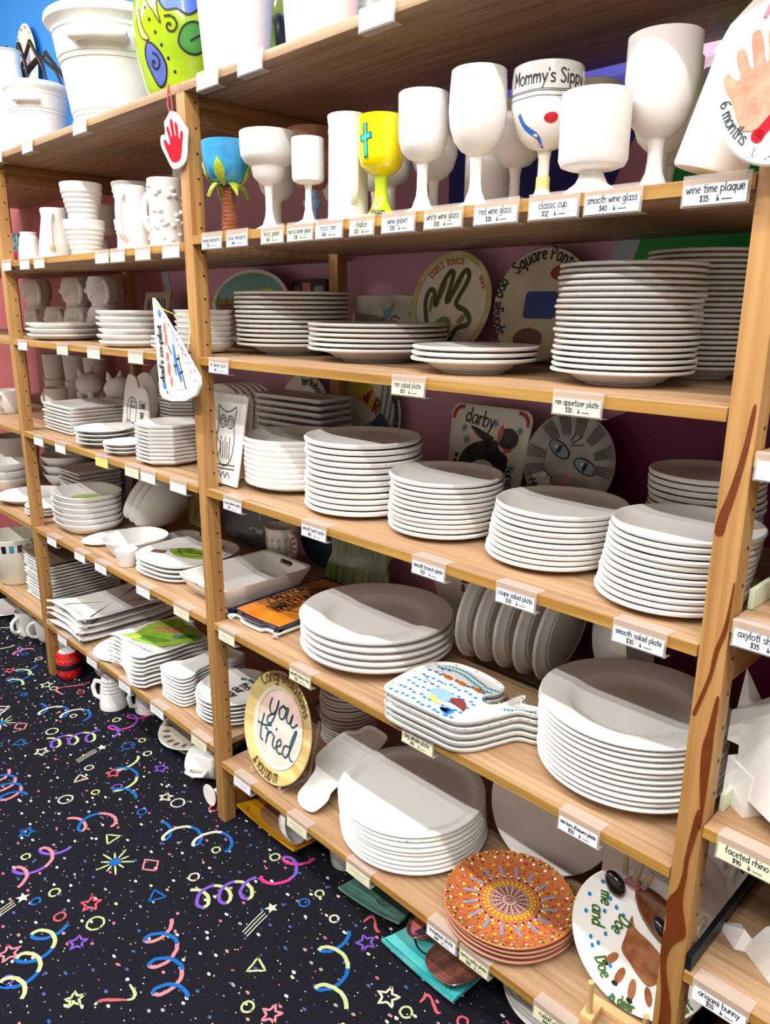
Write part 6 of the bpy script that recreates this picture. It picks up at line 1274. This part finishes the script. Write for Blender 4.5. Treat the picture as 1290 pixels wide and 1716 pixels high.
o = thing('palette_plate', (-2.115, .185, .036), (radians(9), 0, radians(0)), 'round plate with brown thumb marks and red script on the carpet', 'plate')
MB().lathe([(a*.135, z) for a, z in [(0, .006), (.55, .006), (.66, .011), (.98, .022), (1, .02), (.97, .015), (.6, .001), (0, 0)]], 60).build('plate_body', CREAM, o)
mb = MB()
for k in range(11): a = radians(150+k*17); mb.disc((.108*cos(a), .108*sin(a)), .013, lambda u, v: (u, v, .0115+(math.hypot(u, v)/.135-.66)*.0345+.0012), ry=.007, rot=a)
mb.build('thumb_marks', mat('thumb_brown', '9c6a54', .4, var=.3, scale=80), o, smooth=0, closed=False)
W(o, text('Sweet', -.01, -.03, .028, slant=.2, rot=-.2), .0034, '8c2c3c', .0072)
o = tag(MB().lathe([(a*.125, z) for a, z in [(0, .006), (.6, .006), (.97, .018), (1, .016), (.6, .0), (0, 0)]], 56).build('green_dotted_plate', mat('dotted_green', '3a4a2c', .3, col2='d8d8a4', scale=60), None, (-2.075, .205, .001)), 'green dotted plate underneath the thumb-mark plate', 'plate')
t = thing('mug', (-1.905, .085, .052), (radians(90), radians(0), radians(-62)), 'plain white mug lying on its side by the bottom post', 'mug')
MB().lathe(cup_prof([(0, -.05), (.04, -.05), (.046, -.044), (.05, 0), (.047, .045), (.046, .05)]), 40).build('body', GLZ, t); MB().tube([(.045, 0, .03), (.07, 0, .028), (.078, 0, 0), (.07, 0, -.028), (.045, 0, -.03)], .007, 8).build('handle', GLZ, t, smooth=60)
o = put('goblet', GM['nick'], None, (-1.772, .012, .0345), (radians(90), 0, radians(180))); tag(o, 'white goblet lying on the carpet with its foot outward', 'goblet')
mug('mug', -3.43, .09, .0, [(0, 0), (.045, 0), (.05, .01), (.052, .1), (.054, .11)], 'white mug on the carpet left of the left post', GLZ, .02, .09, .035, .008, radians(-70)); mug('mug', -3.05, .02+.1, .0, [(0, 0), (.045, 0), (.05, .01), (.052, .1), (.054, .11)], 'white mug on the carpet directly behind the left post', GLZ, .02, .09, .035, .008, radians(-160)); mug('mug', -3.30, .13, .0, [(0, 0), (.04, 0), (.05, .02), (.055, .09), (.058, .11)], 'white flared mug on the carpet left of the left post', GLZ, .02, .09, .03, .008, radians(-100))
tag(MB().lathe([(0, .006), (.08, .006), (.12, .018), (.125, .016), (.08, 0), (0, 0)], 48).build('carpet_plate', GLZ, None, (-3.78, .12, .002)), 'white plate on the carpet at the far left', 'plate')
def curved_square(name, x, y, z, w_, d_, m, label, edge=None, rz=0., rx=0., lift=.03):
    o = thing(name, (x, y, z), (rx, 0, rz), label, 'plate'); n = 14; vs = []; fs = []
    for k in (0, 1):
        for i in range(n+1):
            for j in range(n+1):
                u = -1+2*i/n; v = -1+2*j/n; bx_ = w_/2*u*(1-.10*(1-v*v)*.6*abs(u)**2); by_ = d_/2*v*(1-.10*(1-u*u)*.6*abs(v)**2)
                vs.append((bx_ if k else bx_*1.0, by_, lift*(u*u*v*v*.5+(max(abs(u), abs(v))**4)*.5)+(0 if k else .007)))
    N_ = (n+1)*(n+1)
    for i in range(n):
        for j in range(n):
            q = (i*(n+1)+j, (i+1)*(n+1)+j, (i+1)*(n+1)+j+1, i*(n+1)+j+1); fs += [q, tuple(N_+a for a in reversed(q))]
    rim = [(i, 0) for i in range(n)]+[(n, j) for j in range(n)]+[(i, n) for i in range(n, 0, -1)]+[(0, j) for j in range(n, 0, -1)]
    for a, b_ in zip(rim, rim[1:]+rim[:1]):
        A_, B2 = a[0]*(n+1)+a[1], b_[0]*(n+1)+b_[1]; fs.append((A_, B2, N_+B2, N_+A_))
    MB().add(vs, fs).build('plate_body', m, o, smooth=50)
    surf = lambda u, v: (u, v, lift*((2*u/w_)**2*(2*v/d_)**2*.5+(max(abs(2*u/w_), abs(2*v/d_))**4)*.5)+.0078)
    return o, surf
o, sf_ = curved_square('yellow_plate', -1.535, .172, .002, .272, .26, mat('yellow_rim_glaze', 'e8a41c', .2, var=.2, scale=10, coat=.4), 'square plate with yellow rim and brown center on the carpet', lift=.035)
mb = MB(); P = superell(.115, .105, 2.6, 40); mb.add([sf_(0, 0)]+[sf_(p[0]*.6, p[1]*.6) for p in P]+[sf_(*p) for p in P], [(0, i+1, (i+1) % 40+1) for i in range(40)]+[(i+1, 41+i, 41+(i+1) % 40, (i+1) % 40+1) for i in range(40)]); mb.build('brown_center', mat('copper_wash', 'a87c5a', .3, col2='8a5f42', scale=8), o, closed=False)
write([[(p[0]*1.17, p[1]*1.2) for p in superell(.115, .105, 4, 40)]+[(.115*1.17, 0)]], .0022, lambda u, v: tuple(Vector(sf_(u, v))+Vector((0, 0, .0008))), INK, 'dark_line', o)
tag(MB().lathe(cup_prof([(0, 0), (.025, 0), (.04, .008), (.055, .03), (.06, .045)]), 40).build('small_white_bowl', GLZ, None, (-1.466, .068, .088), (radians(8), radians(74), radians(25))), 'white bowl standing on edge on the yellow plate', 'bowl')
tag(MB().lathe(cup_prof([(0, 0), (.035, 0), (.04, .006), (.046, .07), (.047, .09)]), 36).build('cup', GLZ, None, (-1.305, .145, .0005)), 'white cup on the carpet right of the yellow plate', 'cup')
o, sf_ = curved_square('wood_grain_plate', -1.138, .155, .004, .19, .20, mat('sage_glaze', '6f9c8e', .25, col2='567f72', scale=4, stretch=(2, 14, 2), coat=.4), 'sage green square plate with black wood-grain lines on the carpet', rz=.15, lift=.03)
L = [smooth_pts([(-.1, -.085+.014*k), (-.03, -.08+.014*k+.008*sin(k)), (.03, -.088+.014*k+.006*cos(k*2)), (.1, -.08+.014*k)], 5, False) for k in range(13)]+[[(.01+r*1.6*cos(q), -.05+r*sin(q)) for q in [k_*.4 for k_ in range(17)]] for r in (.006, .011)]+[[(-.06+r*1.5*cos(q), -.02+r*sin(q)) for q in [k_*.4 for k_ in range(17)]] for r in (.006, .012)]
write(L, .0014, sf_, INK, 'grain_lines', o)
o, sf_ = curved_square('teal_plate', -.912, .118, .004, .222, .225, mat('turquoise_glaze', '35b4b8', .2, col2='6fd0d0', scale=8, coat=.5), 'turquoise square plate with black branches and flower on the carpet', rz=-.02, lift=.028)
L = [smooth_pts([(-.115, -.03), (-.09, -.03), (-.05, -.05), (-.01, -.045)], 4, False), smooth_pts([(-.09, -.03), (-.07, .01), (-.06, .03)], 4, False), smooth_pts([(.02, .05), (.03, .0), (.045, -.03), (.05, -.06)], 4, False), smooth_pts([(.035, -.01), (.015, -.03), (.01, -.06)], 4, False)]
write(L, .005, sf_, INK, 'black_branches', o)
write([smooth_pts([(.05, -.055), (.05+.045*cos(a), -.06+.045*sin(a)*.9), (.05+.03*cos(a+.5), -.06+.03*sin(a+.5))], 4, False) for a in [-2.6+.32*k for k in range(9)]], .0016, sf_, INK, 'flower_lines', o)
write([[(-.108, -.104), (.108, -.104), (.108, .104)]], .002, sf_, INK, 'edge_line', o)
hz = smooth_pts([(-.115, .07), (-.12, .02), (-.1, -.035), (-.075, -.062), (-.05, -.06), (-.035, -.03), (-.022, -.018), (-.008, -.03), (.0, -.06), (.02, -.08), (.06, -.082), (.1, -.065), (.12, .0), (.11, .07), (0, .09)], 4)
o = thing('horse_platter', (-.912, .112, .040), (radians(7), radians(0), radians(-10)), 'brown and purple horse-shaped platter lying on the turquoise plate', 'platter')
MB().rings(hz, [(.02, .006), (.008, .007), (.002, .0105), (0, .009), (.004, .003), (.02, 0)]).build('body', mat('horse_glaze', '5c3a34', .2, col2='8a5648', scale=5, stretch=(6, 1.5, 1), coat=.5), o)
art(o, 'orange_muzzle', [('p', smooth_pts([(-.098, -.0), (-.07, .0), (-.05, -.03), (-.062, -.055), (-.09, -.035)], 4))], .0084, mat('muzzle_mix', 'e08a48', .3, col2='c86a9c', scale=60)); art(o, 'purple_shade', [('p', smooth_pts([(-.06, -.05), (-.02, -.01), (.0, .02), (-.03, .02), (-.058, -.02)], 4))], .0088, paint('4a3a5c')); art(o, 'eye', [('d', (-.072, .028), .014, .010)], .0086, paint('9fb0a4')); art(o, 'pupil', [('d', (-.072, .028), .007)], .009, INK)
stack('floor_plate', rim_plate(.135, .005, .022), -.660, .215, .001, 9, .0085, 'nine grey-white plates on the carpet under the bottom shelf', 'plate', 'plates under the bottom shelf', jit=.004)
# ================================================================ right bay
MB_ = mat('dark_steel', '2c333c', .35, metal=.7, var=.2, scale=40)
t = MB().box(-.3465, -.338, .002, .45, R4+.001, R4+.030, bev=.001).build('steel_bracket', MB_, None); tag(t, 'dark steel bracket bar along the shelf beside the origami bunny', 'bracket')
GS = mat('pale_green_glass', 'c4ccb0', .2, spec=.5)
for z, lab in ((R3, 'pale green strip along the shelf edge beside the faceted rhino'), (R2, 'pale green strip along the shelf edge beside the axolotl')):
    tag(MB().box(-.3465, -.339, .05, .45, z+.001, z+.03, bev=.001).build('edge_strip', GS, None), lab, 'strip')
def facet(name, pts, faces, m, parent=None, loc=(0, 0, 0)): return MB().add(pts, faces).build(name, m, parent, loc, smooth=0)
def hull(name, pts, m, parent):
    bm = bmesh.new()
    for p in pts: bm.verts.new(p)
    bmesh.ops.convex_hull(bm, input=bm.verts[:]); me = bpy.data.meshes.new(name); bm.to_mesh(me); bm.free(); me.materials.append(m); return put(name, me, parent)
t = thing('faceted_rhino', (-.262, .10, R3+.0005), (0, 0, radians(-35)), 'white faceted rhino figure on the right bay shelf', 'figure')
hull('body', [(-.05, -.06, .03), (-.06, .06, .03), (.14, -.06, .03), (.14, .06, .03), (-.07, -.05, .13), (-.07, .05, .13), (.02, -.055, .2), (.02, .055, .2), (.13, -.05, .17), (.13, .05, .17), (.16, 0, .1)], BISQ, t)
hull('head', [(-.05, -.04, .09), (-.05, .04, .09), (-.04, -.035, .17), (-.04, .035, .17), (-.13, -.025, .06), (-.13, .025, .06), (-.135, -.02, .11), (-.135, .02, .11), (-.02, 0, .21)], BISQ, t)
hull('horn', [(-.13, -.016, .105), (-.13, .016, .105), (-.10, -.014, .125), (-.10, .014, .125), (-.14, 0, .18)], BISQ, t)
for sy_ in (-1, 1): hull('ear', [(-.03, sy_*.02, .165), (-.01, sy_*.045, .165), (-.03, sy_*.04, .165), (-.02, sy_*.045, .215), (-.035, sy_*.03, .18)], BISQ, t)
for x in (-.045, .11):
    for y in (-.042, .042): hull('leg', [(x-.026, y-.022, 0), (x+.026, y-.022, 0), (x+.026, y+.022, 0), (x-.026, y+.022, 0), (x-.03, y-.018, .07), (x+.03, y-.018, .07), (x+.03, y+.018, .07), (x-.03, y+.018, .07)], BISQ, t)
t = thing('origami_bunny', (-.205, .105, R4+.0005), (0, 0, radians(-30)), 'white folded-paper style bunny figure on the right bay shelf', 'figure')
hull('body', [(-.085, -.045, 0), (-.085, .045, 0), (.09, -.06, 0), (.09, .06, 0), (-.06, -.03, .06), (-.06, .03, .06), (.03, -.05, .13), (.03, .05, .13), (.1, 0, .12), (-.02, 0, .11)], BISQ, t)
hull('head', [(-.05, -.03, .09), (-.05, .03, .09), (-.03, 0, .19), (.03, -.03, .15), (.03, .03, .15), (-.085, 0, .12)], BISQ, t)
for sy_ in (-1, 1): hull('ear', [(-.01, sy_*.008, .16), (.03, sy_*.03, .15), (.005, sy_*.03, .17), (.03, sy_*.03, .20), (.035, sy_*.025, .232), (.05, sy_*.03, .2)], BISQ, t)
hull('paw', [(-.14, -.05, 0), (-.085, -.06, 0), (-.06, -.02, 0), (-.12, -.02, 0), (-.085, -.045, .035), (-.11, -.03, .02)], BISQ, t); hull('tail', [(-.09, .05, .13), (-.03, .03, .11), (-.05, .06, .08), (-.10, .075, .11)], BISQ, t)
t = thing('axolotl', (-.245, .115, R2+.0005), (0, 0, radians(-30)), 'white rounded axolotl figure at the right edge of the photo', 'figure')
MB().ell((.02, 0, .0535), .075, .055, .052, seg=24, rings=14).build('body', BISQ2, t, smooth=60); MB().ell((-.05, 0, .085), .05, .055, .042, seg=24, rings=14).build('head', BISQ2, t, smooth=60)
for s_ in (-1, 1):
    for k in (-1, 0, 1): MB().tube([(-.04, s_*.045, .095+k*.012), (-.03, s_*.07, .11+k*.02), (-.025, s_*.085, .118+k*.028)], [.012, .011, .006], 8).build('gill', BISQ2, t, smooth=60)
t = thing('lidded_jar', (-.225, .13, R1+.0005), (0, 0, 0), 'white lidded jar on the upper right shelf at the photo edge', 'jar')
MB().lathe([(0, 0), (.05, 0), (.06, .01), (.065, .06), (.055, .1), (.05, .105), (0, .105)], 36).build('body', BISQ, t); MB().lathe([(.056, .105), (.052, .115), (.02, .13), (.012, .14), (.014, .15), (0, .155), (0, .106)], 32).build('lid', BISQ, t)

# small painted marks that nobody could pick apart one by one stay joined
for o in bpy.data.objects:
    if o.parent and o.type == 'MESH' and o.name.split('.')[0] in ('lettering', 'painted_dots', 'painted_pattern', 'painted_flecks', 'peg_holes', 'border_dots', 'red_dots', 'dot_centers', 'blue_dots', 'snowflakes', 'green_strokes', 'painted_field', 'stripes', 'grain_lines', 'curly_relief', 'thumb_marks', 'painted_checks', 'blue_marks', 'red_edge_dots', 'rim_dots', 'carved_relief', 'relief_lines', 'blue_strokes', 'grey_claws', 'green_dots', 'antlers', 'hooves', 'red_footprints'):
        o['kind'] = 'stuff'
